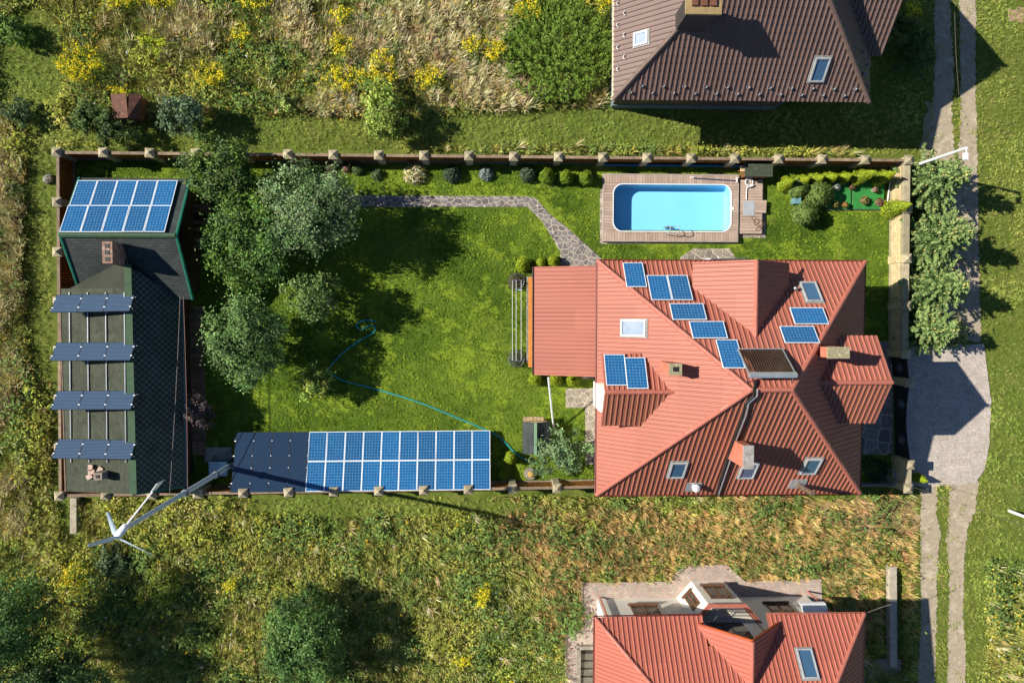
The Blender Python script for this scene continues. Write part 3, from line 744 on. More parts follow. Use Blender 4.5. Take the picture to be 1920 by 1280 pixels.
for f in (0.02, 0.34, 0.66, 0.98):
    q = q0.lerp(q1, f); MB().box((q.x+0.03, q.y, 1.08), (0.14, 0.14, 2.14)).build('timber_post', m_wood, house)
tf = MB().prism([(q0.x-0.1, ty0+0.5), (X0+0.8, ty0+0.5), (X0+0.8, ty1-0.4), (q0.x-0.1, ty1-0.4)], 0, 0.42); tf.build('terrace_floor', m_concrete, house)
s0, s1 = P(1090, 712, 0.1), P(1121, 712, 0.1)
for i in range(3):
    MB().box(((s0.x+s1.x)/2, ty0+0.5-0.17-0.32*i, 0.21-0.07*i), (s1.x-s0.x, 0.32, 0.42-0.14*i)).build('step', m_concrete, house)
wp = P(1118, 745, 3.5)

# roof lights and vents
roof_window(house, 1189, 615, plW, 0.78, 1.32, m_blind, frame=M('pale_sash', srgb(214, 214, 208), srgb(190, 190, 186), 4, 0.45))
roof_window(house, 1520, 549, plN, 0.80, 1.25)
roof_window(house, 1270, 879, plS, 0.78, 1.2); roof_window(house, 1402, 880, plS, 0.78, 1.2); roof_window(house, 1520, 872, plS, 0.78, 1.2)
def chimney(parent, px, py, pl, w, d, top, mats, cap_h=0.1, flue=True, name='chimney'):
    """px,py: middle of the chimney top; top = its height"""
    c = P(px, py, top); p0, n = pl[0], pl[1]; zb = p0.z-((c.x-p0.x)*n.x+(c.y-p0.y)*n.y)/n.z-0.5
    o = MB().box((c.x, c.y, (zb+top-cap_h)/2), (w, d, top-cap_h-zb)).build(name, mats[0], parent)
    k = MB(); k.box((c.x, c.y, top-cap_h/2), (w+0.06, d+0.06, cap_h)); k.build('chimney_cap', mats[1], o)
    if flue: MB().box((c.x, c.y, top+0.012), (w*0.5, d*0.45, 0.03)).build('flue', m_black, o)
    return o
m_capstone = M('lichen_concrete', srgb(176, 166, 130), srgb(130, 124, 96), 8, 0.9, 0.5, 30, c3=srgb(190, 182, 150))
m_capgrey = M('grey_chimney_top', srgb(170, 168, 162), srgb(120, 118, 112), 8, 0.9, 0.5, 30)
m_salmon = M('salmon_painted_brick', srgb(196, 122, 98), srgb(170, 98, 78), 3, 0.8, 0.2, 30)
chimney(house, 1267, 692, plW, 0.5, 0.46, 8.3, (m_salmon, m_capstone))
chimney(house, 1404, 857, plS, 0.40, 1.0, 8.3, (m_salmon, m_capgrey), flue=False)
chimney(house, 1573, 661, plE, 0.92, 0.46, 8.4, (m_salmon, m_capstone), flue=False)
# steel flue leaning out near the south eave, with its flashing
f0 = hit(1495, 905, plS[0], plS[1]); m3 = Matrix((plS[2], plS[3], plS[1])).transposed()
fl = MB().box(f0+plS[1]*0.05, (0.8, 0.7, 0.05), m=m3).build('flue_flashing', m_alu, house)
MB().tube([f0+V((0, -0.1, -0.2)), V((f0.x, f0.y-0.1, 6.25)), V((f0.x, f0.y-0.1, 6.3))], [0.13, 0.13, 0.10], 12).build('steel_flue', M('browned_steel', srgb(170, 150, 128), srgb(120, 100, 84), 6, 0.3, metal=0.6), fl)
f1 = hit(1300, 911, plS[0], plS[1])
fl = MB().box(f1+plS[1]*0.05, (0.75, 0.7, 0.05), m=m3).build('vent_flashing', m_alu, house)
MB().lathe((f1.x, f1.y, f1.z-0.1), [(0.10, 0), (0.10, 0.45), (0.19, 0.48), (0.19, 0.56), (0.05, 0.62)], 14).build('round_vent', m_paint_white, fl)
f2 = hit(1487, 541, plN[0], plN[1]); MB().lathe((f2.x, f2.y, f2.z-0.1), [(0.06, 0), (0.06, 0.4), (0.11, 0.42), (0.02, 0.5)], 10).build('vent_pipe', m_steel, house)
# insulated collector pipe running from the collector over the ridge and down the south slope
pts = [hit(1415, 712, plN[0], plN[1])+V((0, 0, 0.14)), V((hit(1413, 724, plS[0], plS[1]).x, YM, RZ+0.2))]
pts += [hit(x, y, plS[0], plS[1])+plS[1]*0.13 for x, y in ((1412, 738), (1396, 752), (1391, 775), (1372, 825), (1362, 860), (1352, 890), (1341, 923))]
cp = thing('collector_pipe', pts[0], 'black and silver insulated pipe running down the south roof slope', 'pipe')
MB().tube(pts, 0.06, 7).build('insulation', m_black, cp)
MB().tube([p+V((0.13, 0.02, 0.02)) for p in pts[1:]], 0.045, 7).build('foil_pipe', m_alu, cp)

# evacuated tube collector on the north slope
cq = [hit(x, y, plN[0], plN[1]) for x, y in ((1392, 648), (1470, 648), (1496, 704), (1412, 706))]
cc = sum(cq, V())/4; root = thing('solar_collector', cc, 'dark evacuated tube solar heat collector with a silver header beside the ridge', 'solar collector')
p0, n, u, v = plN; W_, L_ = 1.95, 1.75; base = hit(1437, 678, p0+n*0.4, n)
if u.x < 0: u = -u
tilt = Matrix.Rotation(math.radians(-14), 3, u); vv = tilt @ v; nn = u.cross(vv)
if nn.z < 0: nn = -nn
for i in range(18):
    a = base+u*(W_*((i+0.5)/18-0.5)); MB().tube([a-vv*(L_/2-0.05), a+vv*(L_/2-0.12)], 0.036, 8).build('tube', M('dark_glass_tube', (0.035, 0.022, 0.018, 1), (0.06, 0.035, 0.025, 1), 3, 0.08, spec=0.9), root)
m3 = Matrix((u, vv, nn)).transposed()
MB().box(base+vv*(L_/2), (W_+0.12, 0.2, 0.16), m=m3).build('manifold', m_alu, root)
MB().box(base-vv*(L_/2), (W_+0.08, 0.06, 0.06), m=m3).build('foot_bar', m_alu, root)
for s in (-1, 1): MB().box(base+u*s*(W_/2+0.03), (0.05, L_, 0.05), m=m3).build('side_rail', m_alu, root)
lg = MB()
for s in (-1, 1):
    a = base+u*s*(W_/2); lg.tube([a+vv*(L_/2), hit_p(a+vv*(L_/2)) if False else a+vv*(L_/2)-n*0.55], 0.02, 6); lg.tube([a-vv*(L_/2), a-vv*(L_/2)-n*0.35], 0.02, 6)
lg.build('strut', m_steel, root)

# ------------------------------------------------------------------ brown roofed house (north)
BZ = 4.3
bsw, bse = P(1150, 187, BZ), P(1629, 191, BZ); bx0, bx1, by0 = bsw.x, bse.x, (bsw.y+bse.y)/2; BD = 5.6; by1 = by0+2*BD; brz = BZ+BD*math.tan(math.radians(40))
brown = thing('brown_roofed_house', ((bx0+bx1)/2, by0+BD, 0), 'house with a brown metal tile hipped roof and a large chimney at the top edge', 'house')
BS = [V((bx0, by0, BZ)), V((bx1, by0, BZ)), V((bx1-BD, by0+BD, brz)), V((bx0+BD, by0+BD, brz))]
BWs = [V((bx0, by1, BZ)), V((bx0, by0, BZ)), V((bx0+BD, by0+BD, brz))]; BE = [V((bx1, by0, BZ)), V((bx1, by1, BZ)), V((bx1-BD, by0+BD, brz))]
BN = [V((bx1, by1, BZ)), V((bx0, by1, BZ)), V((bx0+BD, by0+BD, brz)), V((bx1-BD, by0+BD, brz))]
for s in (BS, BWs, BE, BN): slope('roof_slope', s, brown, m_brown, rib=0.24)
for a, b in ((BS[0], BS[3]), (BS[1], BS[2]), (BN[1], BN[2]), (BN[0], BN[3]), (BS[2], BS[3])): ridge_cap('ridge_cap', a+V((0, 0, 0.02)), b+V((0, 0, 0.02)), 0.115, brown, m_brown_cap)
pBS, pBW, pBE = plane_of(BS), plane_of(BWs), plane_of(BE)
wx0, wx1, wy0 = P(1146, 201, 0).x, bx1-0.9, P(1300, 203, 0).y
MB().prism([(wx0, wy0), (wx1-2.2, wy0), (wx1-1.2, wy0+0.6), (wx1, wy0+0.6), (wx1, by1-0.9), (wx0, by1-0.9)], 0.55, BZ+0.2).build('wall', M('rough_stone_wall', srgb(122, 104, 84), srgb(92, 80, 66), 5, 0.9, 0.6, 12, c3=srgb(140, 112, 86)), brown)
MB().prism([(wx0-0.04, wy0-0.06), (wx1-2.2, wy0-0.06), (wx1-1.2, wy0+0.54), (wx1+0.04, wy0+0.54), (wx1+0.04, by1-0.86), (wx0-0.04, by1-0.86)], 0, 0.55).build('plinth', M('teal_plinth', srgb(120, 140, 140), srgb(100, 122, 124), 3, 0.8), brown)
for x in (1210, 1310, 1380):
    q = P(x, 200, 1.5); MB().box((q.x, wy0-0.01, 2.0), (1.0, 0.06, 1.3)).build('window', m_glass_dark, brown)
MB().box((bx0-0.02, (by0+by1)/2, BZ-0.08), (0.05, by1-by0, 0.2)).build('fascia', M('cream_fascia', srgb(222, 206, 180), srgb(205, 190, 165), 3, 0.7), brown)
sl = MB().add([(wx0, wy0, 0.6), (wx0+0.01, wy0-0.02, BZ-0.3), (bx0, by0, BZ-0.05)], [(0, 1, 2), (2, 1, 0)])
gE_b = None
# east gable of the brown house
dy = P(1630, 105, BZ).y; gh = 3.2
gable(brown, 'x', dy+gh, BZ+gh*0.84, gh, gh*0.84, bx1-6, bx1+0.55, None, (m_brown, m_brown), 0.4, gh-0.7, 0.24, wallmat=m_white)
roof_window(brown, 1536, 130, pBS, 0.72, 1.15); roof_window(brown, 1203, 73, pBW, 0.62, 0.72, m_blind, frame=m_paint_white)
c = P(1321, 4, 8.5); ch = MB().box((c.x, c.y, 6.6), (1.35, 0.75, 3.4)).build('chimney', M('dark_slate_chimney', srgb(66, 58, 56), srgb(50, 45, 44), 4, 0.8), brown)
MB().box((c.x, c.y, 8.35), (1.55, 0.95, 0.14)).build('chimney_cap', M('yellow_ochre_cap', srgb(160, 138, 96), srgb(136, 116, 80), 4, 0.8), ch)
for i in range(3): MB().box((c.x-0.4+0.4*i, c.y+0.05, 8.46), (0.26, 0.4, 0.12)).build('flue', M('brown_clay_flue', srgb(120, 78, 58), srgb(92, 60, 46), 4, 0.8), ch)
gm = MB()                                       # snow guard: a bent metal hook
for k in range(6):
    a0, a1 = math.pi*(k/6)+math.pi, math.pi*((k+1)/6)+math.pi
    gm.hexa([(0.10*math.cos(a0), 0.10*math.sin(a0), 0), (0.10*math.cos(a1), 0.10*math.sin(a1), 0), (0.085*math.cos(a1), 0.085*math.sin(a1), 0), (0.085*math.cos(a0), 0.085*math.sin(a0), 0)],
            [(0.10*math.cos(a0), 0.10*math.sin(a0), 0.10), (0.10*math.cos(a1), 0.10*math.sin(a1), 0.10), (0.085*math.cos(a1), 0.085*math.sin(a1), 0.10), (0.085*math.cos(a0), 0.085*math.sin(a0), 0.10)])
gm = gm.mesh('snow_guard', m_alu)
def guards(pl, spots):
    for x, y in spots:
        p0, n, u, v = pl; c = hit(x, y, p0, n)+n*0.04
        o = link('snow_guard', gm, brown, c); o.rotation_mode = 'QUATERNION'; o.rotation_quaternion = Matrix((u, v, n)).transposed().to_quaternion()
guards(pBS, [(1202+40*i, 158+0.6*i) for i in range(11)]+[(1181+40*i, 170+0.6*i) for i in range(11)])
guards(pBW, [(1162, 8), (1175, 26), (1162, 48), (1174, 67), (1162, 90), (1174, 108), (1162, 131)])
guards(pBE, [(1617, 100), (1624, 122), (1617, 140), (1624, 162)])

# ------------------------------------------------------------------ lower red roofed house (south)
LZ = 4.5
l_nw, l_ne = P(1116, 1155, LZ), P(1620, 1151, LZ); lx0, lx1, ly1 = l_nw.x, l_ne.x, (l_nw.y+l_ne.y)/2; LD = 5.9; ly0 = ly1-2*LD; lrz = LZ+LD*math.tan(math.radians(40))
low = thing('white_walled_house', ((lx0+lx1)/2, ly1-LD, 0), 'white walled house with a clean red metal roof and a balcony at the bottom edge', 'house')
LN = [V((lx1, ly1, LZ)), V((lx0, ly1, LZ)), V((lx0+LD, ly1-LD, lrz)), V((lx1-LD, ly1-LD, lrz))]
LS = [V((lx0, ly0, LZ)), V((lx1, ly0, LZ)), V((lx1-LD, ly1-LD, lrz)), V((lx0+LD, ly1-LD, lrz))]
LW = [V((lx0, ly1, LZ)), V((lx0, ly0, LZ)), V((lx0+LD, ly1-LD, lrz))]; LE = [V((lx1, ly0, LZ)), V((lx1, ly1, LZ)), V((lx1-LD, ly1-LD, lrz))]
m_red2 = metal_tile('clean_red_metal_tile', (0.425, 0.130, 0.088, 1), srgb(140, 80, 62), 0.10)
# north slope in two pieces with the balcony cut between them
bx_a, bx_b = P(1317, 1153, LZ).x, P(1437, 1153, LZ).x; nt = V((0, -1, math.tan(math.radians(40))))
cut = 1.7
cy_ = P(1200, 1121, 0).y-0.1; cz_ = LZ+(ly1-cy_)*math.tan(math.radians(40)); cx_ = P(1411, 1202, 6.7).x
LN1 = [V((bx_a, ly1, LZ)), V((lx0, ly1, LZ)), V((lx0+LD, ly1-LD, lrz)), V((cx_, ly1-LD, lrz)), V((cx_, cy_, cz_)), V((bx_a, cy_, cz_))]
LN2 = [V((lx1, ly1, LZ)), V((bx_b, ly1, LZ)), V((bx_b, cy_, cz_)), V((cx_, cy_, cz_)), V((cx_, ly1-LD, lrz)), V((lx1-LD, ly1-LD, lrz))]
slope('roof_slope', LN1, low, m_red2); slope('roof_slope', LN2, low, m_red2); slope('roof_slope', LW, low, m_red2, rib=0.21); slope('roof_slope', LE, low, m_red2); slope('roof_slope', LS, low, m_red2)
for a, b in ((LN[1], LN[2]), (LN[0], LN[3]), (LS[0], LS[3]), (LS[1], LS[2]), (LN[2], LN[3])): ridge_cap('ridge_cap', a+V((0, 0, 0.02)), b+V((0, 0, 0.02)), 0.10, low, m_red_cap)
pLN = plane_of(LN)
lgx = P(1411, 1202, 6.7).x; lgy = P(1411, 1202, 6.7).y; half = 2.03
for s in (1, -1):
    slope('gable_slope', [V((lgx+s*half, lgy, 4.9)), V((lgx+s*half, lgy-6, 4.9)), V((lgx, lgy-6, 6.7)), V((lgx, lgy, 6.7))], low, m_red2, rib=0.23)
    MB().tube([(lgx+s*half, lgy+0.03, 4.87), (lgx, lgy+0.03, 6.67)], 0.06, 4).build('barge_board', M('orange_verge', srgb(176, 84, 40), srgb(150, 66, 32), 3, 0.6), low)
ridge_cap('ridge_cap', V((lgx, lgy, 6.72)), V((lgx, lgy-6, 6.72)), 0.10, low, m_red_cap)
# walls, following the photographed footprint
wy = P(1200, 1121, 0).y; wxa = P(1120, 1121, 0).x; wxb = P(1512, 1110, 0).x
bay = [P(1268, 1120, 0), P(1296, 1089, 0), P(1357, 1089, 0), P(1386, 1120, 0)]
MB().prism([(wxa, ly0+0.9), (wxb, ly0+0.9), (wxb, wy), (wxa, wy)], 0, LZ+0.15).build('wall', m_white, low)
gq = [V((lgx-half+0.35, wy+0.02, 3.0)), V((lgx+half-0.35, wy+0.02, 3.0)), V((lgx+half-0.35, wy+0.02, 5.1)), V((lgx, wy+0.02, 6.5)), V((lgx-half+0.35, wy+0.02, 5.1))]
MB().hexa(gq, [p+V((0, -2, 0)) for p in gq]).build('gable_wall', m_white, low)
MB().box((lgx-0.2, wy+0.05, 4.25), (1.9, 0.05, 1.9)).build('balcony_door', m_glass_dark, low)
BTZ = 3.2
MB().prism(ccw([(p.x, p.y) for p in bay]), 0, BTZ).build('bay_wall', m_white, low)
MB().prism(ccw([(p.x, p.y) for p in (bay[0]+V((-0.08, 0, 0)), bay[1]+V((-0.05, 0.1, 0)), bay[2]+V((0.05, 0.1, 0)), bay[3]+V((0.08, 0, 0)))]), BTZ, BTZ+0.08).build('bay_coping', m_red_cap, low)
bi = [p.lerp((bay[0]+bay[3])/2, 0.1) for p in bay]
MB().prism(ccw([(p.x, p.y) for p in bi]), BTZ+0.08, BTZ+0.10).build('balcony_floor', M('pale_tile_floor', srgb(190, 184, 172), srgb(165, 160, 150), 4, 0.7), low)
rl = MB(); rp = [V((p.x, p.y, BTZ+0.08)) for p in bi]
for z in (0.15, 0.95): rl.tube([p+V((0, 0, z)) for p in rp], 0.02, 6)
for a, b in zip(rp[:-1], rp[1:]):
    k = max(3, int((b-a).length/0.14))
    for i in range(k+1): q = a.lerp(b, i/k); rl.tube([q+V((0, 0, 0.05)), q+V((0, 0, 0.95))], 0.010, 4)
rl.build('balcony_railing', m_dark_metal, low)
def wall_window(parent, a, b, z0, z1, out, name='window'):
    """recessed window between two points of a wall"""
    a, b = V((a.x, a.y, 0)), V((b.x, b.y, 0)); d = (b-a).normalized(); n = V((out.x, out.y, 0)).normalized(); c = (a+b)/2; L = (b-a).length; an = math.atan2(d.y, d.x)
    o = MB().box((c.x+n.x*0.012, c.y+n.y*0.012, (z0+z1)/2), (L, 0.03, z1-z0), an).build(name, m_glass_dark, parent)
    f = MB(); m = M('brown_window_frame', srgb(120, 84, 56), srgb(96, 66, 44), 3, 0.6)
    f.box((c.x+n.x*0.03, c.y+n.y*0.03, z0+0.04), (L, 0.05, 0.08), an); f.box((c.x+n.x*0.03, c.y+n.y*0.03, z1-0.04), (L, 0.05, 0.08), an)
    for s in (a+d*0.04, b-d*0.04, c): f.box((s.x+n.x*0.03, s.y+n.y*0.03, (z0+z1)/2), (0.08, 0.05, z1-z0-0.16), an)
    f.build('frame', m, o)
    r = MB(); w = 0.12
    r.box((c.x+n.x*0.07, c.y+n.y*0.07, z0-0.03), (L+0.2, 0.16, 0.05), an); r.build('sill', M('brown_sill', srgb(110, 80, 66), srgb(92, 66, 54), 3, 0.6), o)
    return o
yN = V((0, 1, 0))
for xa, xb in ((1174, 1222), (1420, 1462)): wall_window(low, V((P(xa, 1121, 0).x, wy, 0)), V((P(xb, 1121, 0).x, wy, 0)), 1.0, 2.5, yN)
wall_window(low, bay[1].lerp(bay[2], 0.2), bay[1].lerp(bay[2], 0.85), 0.75, 2.4, yN)
d01 = (bay[1]-bay[0]); n01 = V((-d01.y, d01.x, 0)); n01 = n01 if n01.x < 0 else -n01
wall_window(low, bay[0].lerp(bay[1], 0.3), bay[0].lerp(bay[1], 0.75), 0.75, 2.4, n01)
for xx, yy, nx in ((1124, 1118, -0.02), (1513, 1107, 0.02)):
    q = P(xx, yy, 0); MB().tube([(q.x, q.y, 0.1), (q.x, q.y, 3.6), (q.x+(-0.35 if nx < 0 else 0.4), q.y+0.25, LZ-0.1)], 0.05, 7).build('downpipe', m_red_cap, low)
hb_ = MB(); q = P(1490, 1118, 0)                    # curved white canopy on the wall
for i in range(8):
    a0, a1 = math.pi/2*i/8, math.pi/2*(i+1)/8; r = 0.55
    hb_.hexa([(q.x-0.7, wy+r*math.sin(a0), 2.0+r*math.cos(a0)), (q.x+0.7, wy+r*math.sin(a0), 2.0+r*math.cos(a0)), (q.x+0.7, wy+r*math.sin(a1), 2.0+r*math.cos(a1)), (q.x-0.7, wy+r*math.sin(a1), 2.0+r*math.cos(a1))],
             [(q.x-0.7, wy+(r-.04)*math.sin(a0), 2.0+(r-.04)*math.cos(a0)), (q.x+0.7, wy+(r-.04)*math.sin(a0), 2.0+(r-.04)*math.cos(a0)), (q.x+0.7, wy+(r-.04)*math.sin(a1), 2.0+(r-.04)*math.cos(a1)), (q.x-0.7, wy+(r-.04)*math.sin(a1), 2.0+(r-.04)*math.cos(a1))])
hb_.build('door_canopy', m_paint_white, low)
roof_window(low, 1513, 1244, pLN, 0.78, 1.35)
lg2 = MB().tube([(lx0-0.05, ly1-12, LZ-0.03), (lx0-0.05, ly1+0.05, LZ-0.03), (bx_a, ly1+0.05, LZ-0.03)], 0.055, 6); lg2.build('gutter', M('dark_red_gutter', srgb(110, 48, 40), srgb(90, 40, 36), 3, 0.5), low)
MB().tube([(bx_b, ly1+0.05, LZ-0.03), (lx1+0.05, ly1+0.05, LZ-0.03), (lx1+0.05, ly1-12, LZ-0.03)], 0.055, 6).build('gutter', m_red_cap, low)
m_pav = paver_mat('pink_grey_paving', srgb(188, 176, 162), srgb(162, 154, 144), srgb(138, 128, 118), 0.16, 0.12, 0.01, srgb(184, 148, 136))
sheet('paving', [(1090, 1092), (1250, 1090), (1286, 1059), (1362, 1059), (1396, 1090), (1540, 1086), (1542, 1130), (1545, 1235), (1690, 1235), (1690, 1300), (1114, 1300), (1114, 1211), (1086, 1211), (1086, 1330), (1058, 1330), (1060, 1180), (1093, 1180)], 0.004, m_pav, 'pinkish block paving around the white walled house')
m_kerb = M('worn_kerb', srgb(186, 176, 162), srgb(160, 130, 118), 3, 0.9, 0.3, 20)
kb = MB(); kp = [P(x, y, 0) for x, y in ((1060, 1330), (1060, 1180), (1093, 1180), (1090, 1092), (1250, 1090), (1286, 1059), (1362, 1059), (1396, 1090), (1540, 1086))]
for a, b in zip(kp[:-1], kp[1:]):
    d = (b-a).normalized(); c = (a+b)/2; kb.box((c.x, c.y, 0.03), ((b-a).length, 0.08, 0.07), math.atan2(d.y, d.x))
k_ = kb.build('kerb', m_kerb); tag(k_, 'pinkish kerb along the paving of the white walled house', kind='structure')
st = thing('cellar_stair', P(1100, 1250, 0), 'dark sunken cellar stair beside the white walled house', 'stair')
s0, s1 = P(1088, 1214, 0), P(1113, 1214, 0)
pit = MB(); pit.box(((s0.x+s1.x)/2, s0.y-2.6, 0.012), (s1.x-s0.x, 5.2, 0.012)); pit.build('floor', M('dark_concrete', srgb(60, 56, 48), srgb(40, 38, 32), 3, 0.9), st)  # dark toned floor, laid flat at ground level
for i in range(6): MB().box(((s0.x+s1.x)/2, s0.y-0.5-0.45*i, 0.03+0.012*i), (s1.x-s0.x-0.06, 0.36, 0.03+0.02*i)).build('step', M('cellar_step', srgb(110, 104, 92), srgb(84, 80, 70), 3, 0.9), st)
MB().box(((s0.x+s1.x)/2, s0.y+0.1, 0.12), (s1.x-s0.x+0.2, 0.2, 0.24)).build('kerb_wall', m_concrete, st)
MB().box((s0.x-0.1, s0.y-2.6, 0.12), (0.2, 5.2, 0.24)).build('kerb_wall', m_concrete, st)

# ------------------------------------------------------------------ green shed (west)
def shingle_mat(name, a, b, dark, w, h, mort=0.012, spots=None):
    t = NT(name); p = t.pos(); uv = t.n('ShaderNodeUVMap').outputs[0]; br = t.n('ShaderNodeTexBrick'); t.l(uv, br.inputs['Vector'])
    br.inputs['Scale'].default_value = 1; br.inputs['Brick Width'].default_value = w; br.inputs['Row Height'].default_value = h; br.inputs['Mortar Size'].default_value = mort
    br.inputs['Color1'].default_value = a; br.inputs['Color2'].default_value = b; br.inputs['Mortar'].default_value = dark
    col = br.outputs[0]
    if spots: col = t.mix(t.ramp(t.noise(2.6, 3, uv), [(0.55, (0,0,0,1)), (0.68, (0.75,)*3+(1,))]), col, spots)
    col = t.mix(1.0, col, t.ramp(t.noise(0.9, 5, p), [(0.3, (0.75,)*3+(1,)), (0.7, (1.15,)*3+(1,))]), 'MULTIPLY')
    t.l(col, t.b.inputs['Base Color']); t.bump(t.math('ADD', br.outputs[1], t.noise(60, 2, p)), -0.35, 0.008); return t.done(0.9, 0.2)
m_sh_dark = shingle_mat('charcoal_shingle', srgb(70, 76, 74), srgb(56, 62, 62), srgb(44, 48, 48), 0.33, 0.14)
m_sh_olive = shingle_mat('olive_shingle', srgb(80, 84, 70), srgb(70, 75, 62), srgb(62, 66, 55), 0.33, 0.14, 0.008, srgb(50, 54, 46))
m_sh_diam = None
def diamond_mat():
    t = NT('green_diamond_shingle'); uv = t.n('ShaderNodeUVMap').outputs[0]; sx = t.n('ShaderNodeSeparateXYZ'); t.l(uv, sx.inputs[0])
    a = t.math('ADD', t.math('MULTIPLY', sx.outputs[0], 3.2), t.math('MULTIPLY', sx.outputs[1], 3.2)); b = t.math('SUBTRACT', t.math('MULTIPLY', sx.outputs[0], 3.2), t.math('MULTIPLY', sx.outputs[1], 3.2))
    e = t.math('MINIMUM', t.math('PINGPONG', a, 0.5), t.math('PINGPONG', b, 0.5))
    col = t.ramp(e, [(0.06, srgb(42, 50, 46)), (0.14, srgb(88, 98, 88)), (0.5, srgb(104, 112, 100))])
    t.l(t.mix(1.0, col, t.ramp(t.noise(1.5, 5, t.pos()), [(0.3, (0.7,)*3+(1,)), (0.7, (1.1,)*3+(1,))]), 'MULTIPLY'), t.b.inputs['Base Color'])
    t.bump(e, 0.5, 0.01); return t.done(0.9, 0.2)
m_sh_diam = diamond_mat()
m_green = M('green_painted_verge', srgb(36, 120, 96), srgb(30, 100, 82), 3, 0.45)
m_green_ridge = M('green_shingle_ridge', srgb(66, 92, 66), srgb(56, 80, 58), 4, 0.85, 0.2, 30)
s_e, s_r = 2.1, 3.8
sx0 = P(150, 333, s_e).x; sx1 = P(356, 336, s_e).x; syn = P(250, 334, s_e).y; syr = P(220, 441, s_r).y; sys_ = 2*syr-syn
shed = thing('green_shed', ((sx0+sx1)/2, syr-5, 0), 'long shed with dark green shingle roofs and solar panels along the west fence', 'shed')
AN = [V((sx1, syn, s_e)), V((sx0, syn, s_e)), V((sx0, syr, s_r)), V((sx1, syr, s_r))]; AS = [V((sx0, sys_, s_e)), V((sx1, sys_, s_e)), V((sx1, syr, s_r)), V((sx0, syr, s_r))]
slope('roof_slope', AN, shed, m_sh_dark, rib=0, course=0.14, step=0.006); slope('roof_slope', AS, shed, m_sh_dark, rib=0, course=0.14, step=0.006)
MB().tube([(sx0, syr, s_r+0.0), (sx1, syr, s_r+0.0)], 0.13, 6).build('ridge_cap', m_green_ridge, shed)
for x in (sx0-0.03, sx1+0.03):
    MB().tube([(x, syn, s_e), (x, syr, s_r+0.02), (x, sys_, s_e)], 0.075, 6).build('verge', m_green, shed)
w_r, w_e, w_w = 3.4, 1.9, 2.75
wxr = P(243, 740, w_r).x; wxe = P(343, 740, w_e).x; wxw = P(119, 740, w_w).x; wyn = P(150, 541, w_w).y; wys = P(243, 926, w_r).y; wyin = syr-1.4
WW = [V((wxw, wyn, w_w)), V((wxw, wys, w_w)), V((wxr, wys, w_r)), V((wxr, wyn, w_r))]; WE = [V((wxe, wys, w_e)), V((wxe, sys_+0.05, w_e)), V((wxr, wyin, w_r)), V((wxr, wys, w_r))]
slope('roof_slope', WW, shed, m_sh_olive, rib=0, course=0.14, step=0.006); slope('roof_slope', WE, shed, m_sh_diam, rib=0, course=0.2, step=0.008)
WW2 = [V((wxw, wyn, w_w)), V((wxr, wyn, w_r)), V((wxr, wyin+0.2, w_r))]
WW2 = [V((wxw+0.5, wyn, w_w+0.5*(w_r-w_w)/(wxr-wxw))), V((wxr, wyin+0.3, w_r)), V((wxr, wyn, w_r))]
mbx = MB().slab(WW2, (-0.15, 0, 1), 0.05); mbx.build('valley_slope', m_sh_olive, shed)
MB().box((wxr+0.06, (wys+wyin)/2, w_r+0.0), (0.36, wyin-wys, 0.05)).build('ridge_cap', m_green_ridge, shed)
MB().tube([(wxe+0.05, wys, w_e-0.05), (wxe+0.05, sys_, w_e-0.05)], 0.06, 6).build('gutter', M('bluish_gutter', srgb(90, 110, 116), srgb(70, 90, 98), 3, 0.5), shed)
MB().tube([(wxr, wys-0.03, w_r-0.03), (wxe, wys-0.03, w_e-0.03)], 0.06, 4).build('verge', m_green, shed)
MB().tube([(wxw-0.03, wyn, w_w), (wxw-0.03, wys, w_w)], 0.04, 4).build('verge', m_wood_grey, shed)
MB().prism([(sx0+0.35, sys_+0.4), (sx1-0.45, sys_+0.4), (sx1-0.45, syn-0.4), (sx0+0.35, syn-0.4)], 0, s_e-0.05).build('wall', M('dark_brown_boards', srgb(70, 52, 36), srgb(50, 38, 28), 5, 0.8, 0.3, 20), shed)
MB().prism([(wxw+0.2, wys+0.2), (wxe-0.35, wys+0.2), (wxe-0.35, sys_+0.4), (wxw+0.2, sys_+0.4)], 0, w_e-0.05).build('wall', M('dark_brown_boards', srgb(70, 52, 36), srgb(50, 38, 28), 5, 0.8, 0.3, 20), shed)
MB().hexa([V((wxw+0.2, wys+0.2, 1.8)), V((wxe-0.35, wys+0.2, 1.8)), V((wxr, wys+0.2, w_r-0.1)), V((wxw+0.2, wys+0.2, w_w-0.08))], [V((wxw+0.2, sys_+0.3, 1.8)), V((wxe-0.35, sys_+0.3, 1.8)), V((wxr, sys_+0.3, w_r-0.1)), V((wxw+0.2, sys_+0.3, w_w-0.08))]).build('gable_wall', m_wood_dark, shed)
c = P(200, 473, 4.55); o = MB().box((c.x, c.y, 3.4), (0.48, 1.05, 2.2)).build('chimney', M('worn_brick', srgb(170, 120, 100), srgb(130, 100, 88), 7, 0.9, 0.5, 20, c3=srgb(186, 170, 150)), shed)
for i in range(3): MB().box((c.x, c.y-0.32+0.32*i, 4.505), (0.22, 0.2, 0.03)).build('flue', m_black, o)
c = P(183, 893, 3.75); o = MB().box((c.x, c.y, 3.2), (0.42, 0.36, 1.1)).build('chimney', M('worn_block', srgb(150, 140, 128), srgb(120, 108, 98), 7, 0.9, 0.5, 20), shed)
MB().box((c.x, c.y, 3.765), (0.16, 0.16, 0.03)).build('flue', m_black, o)
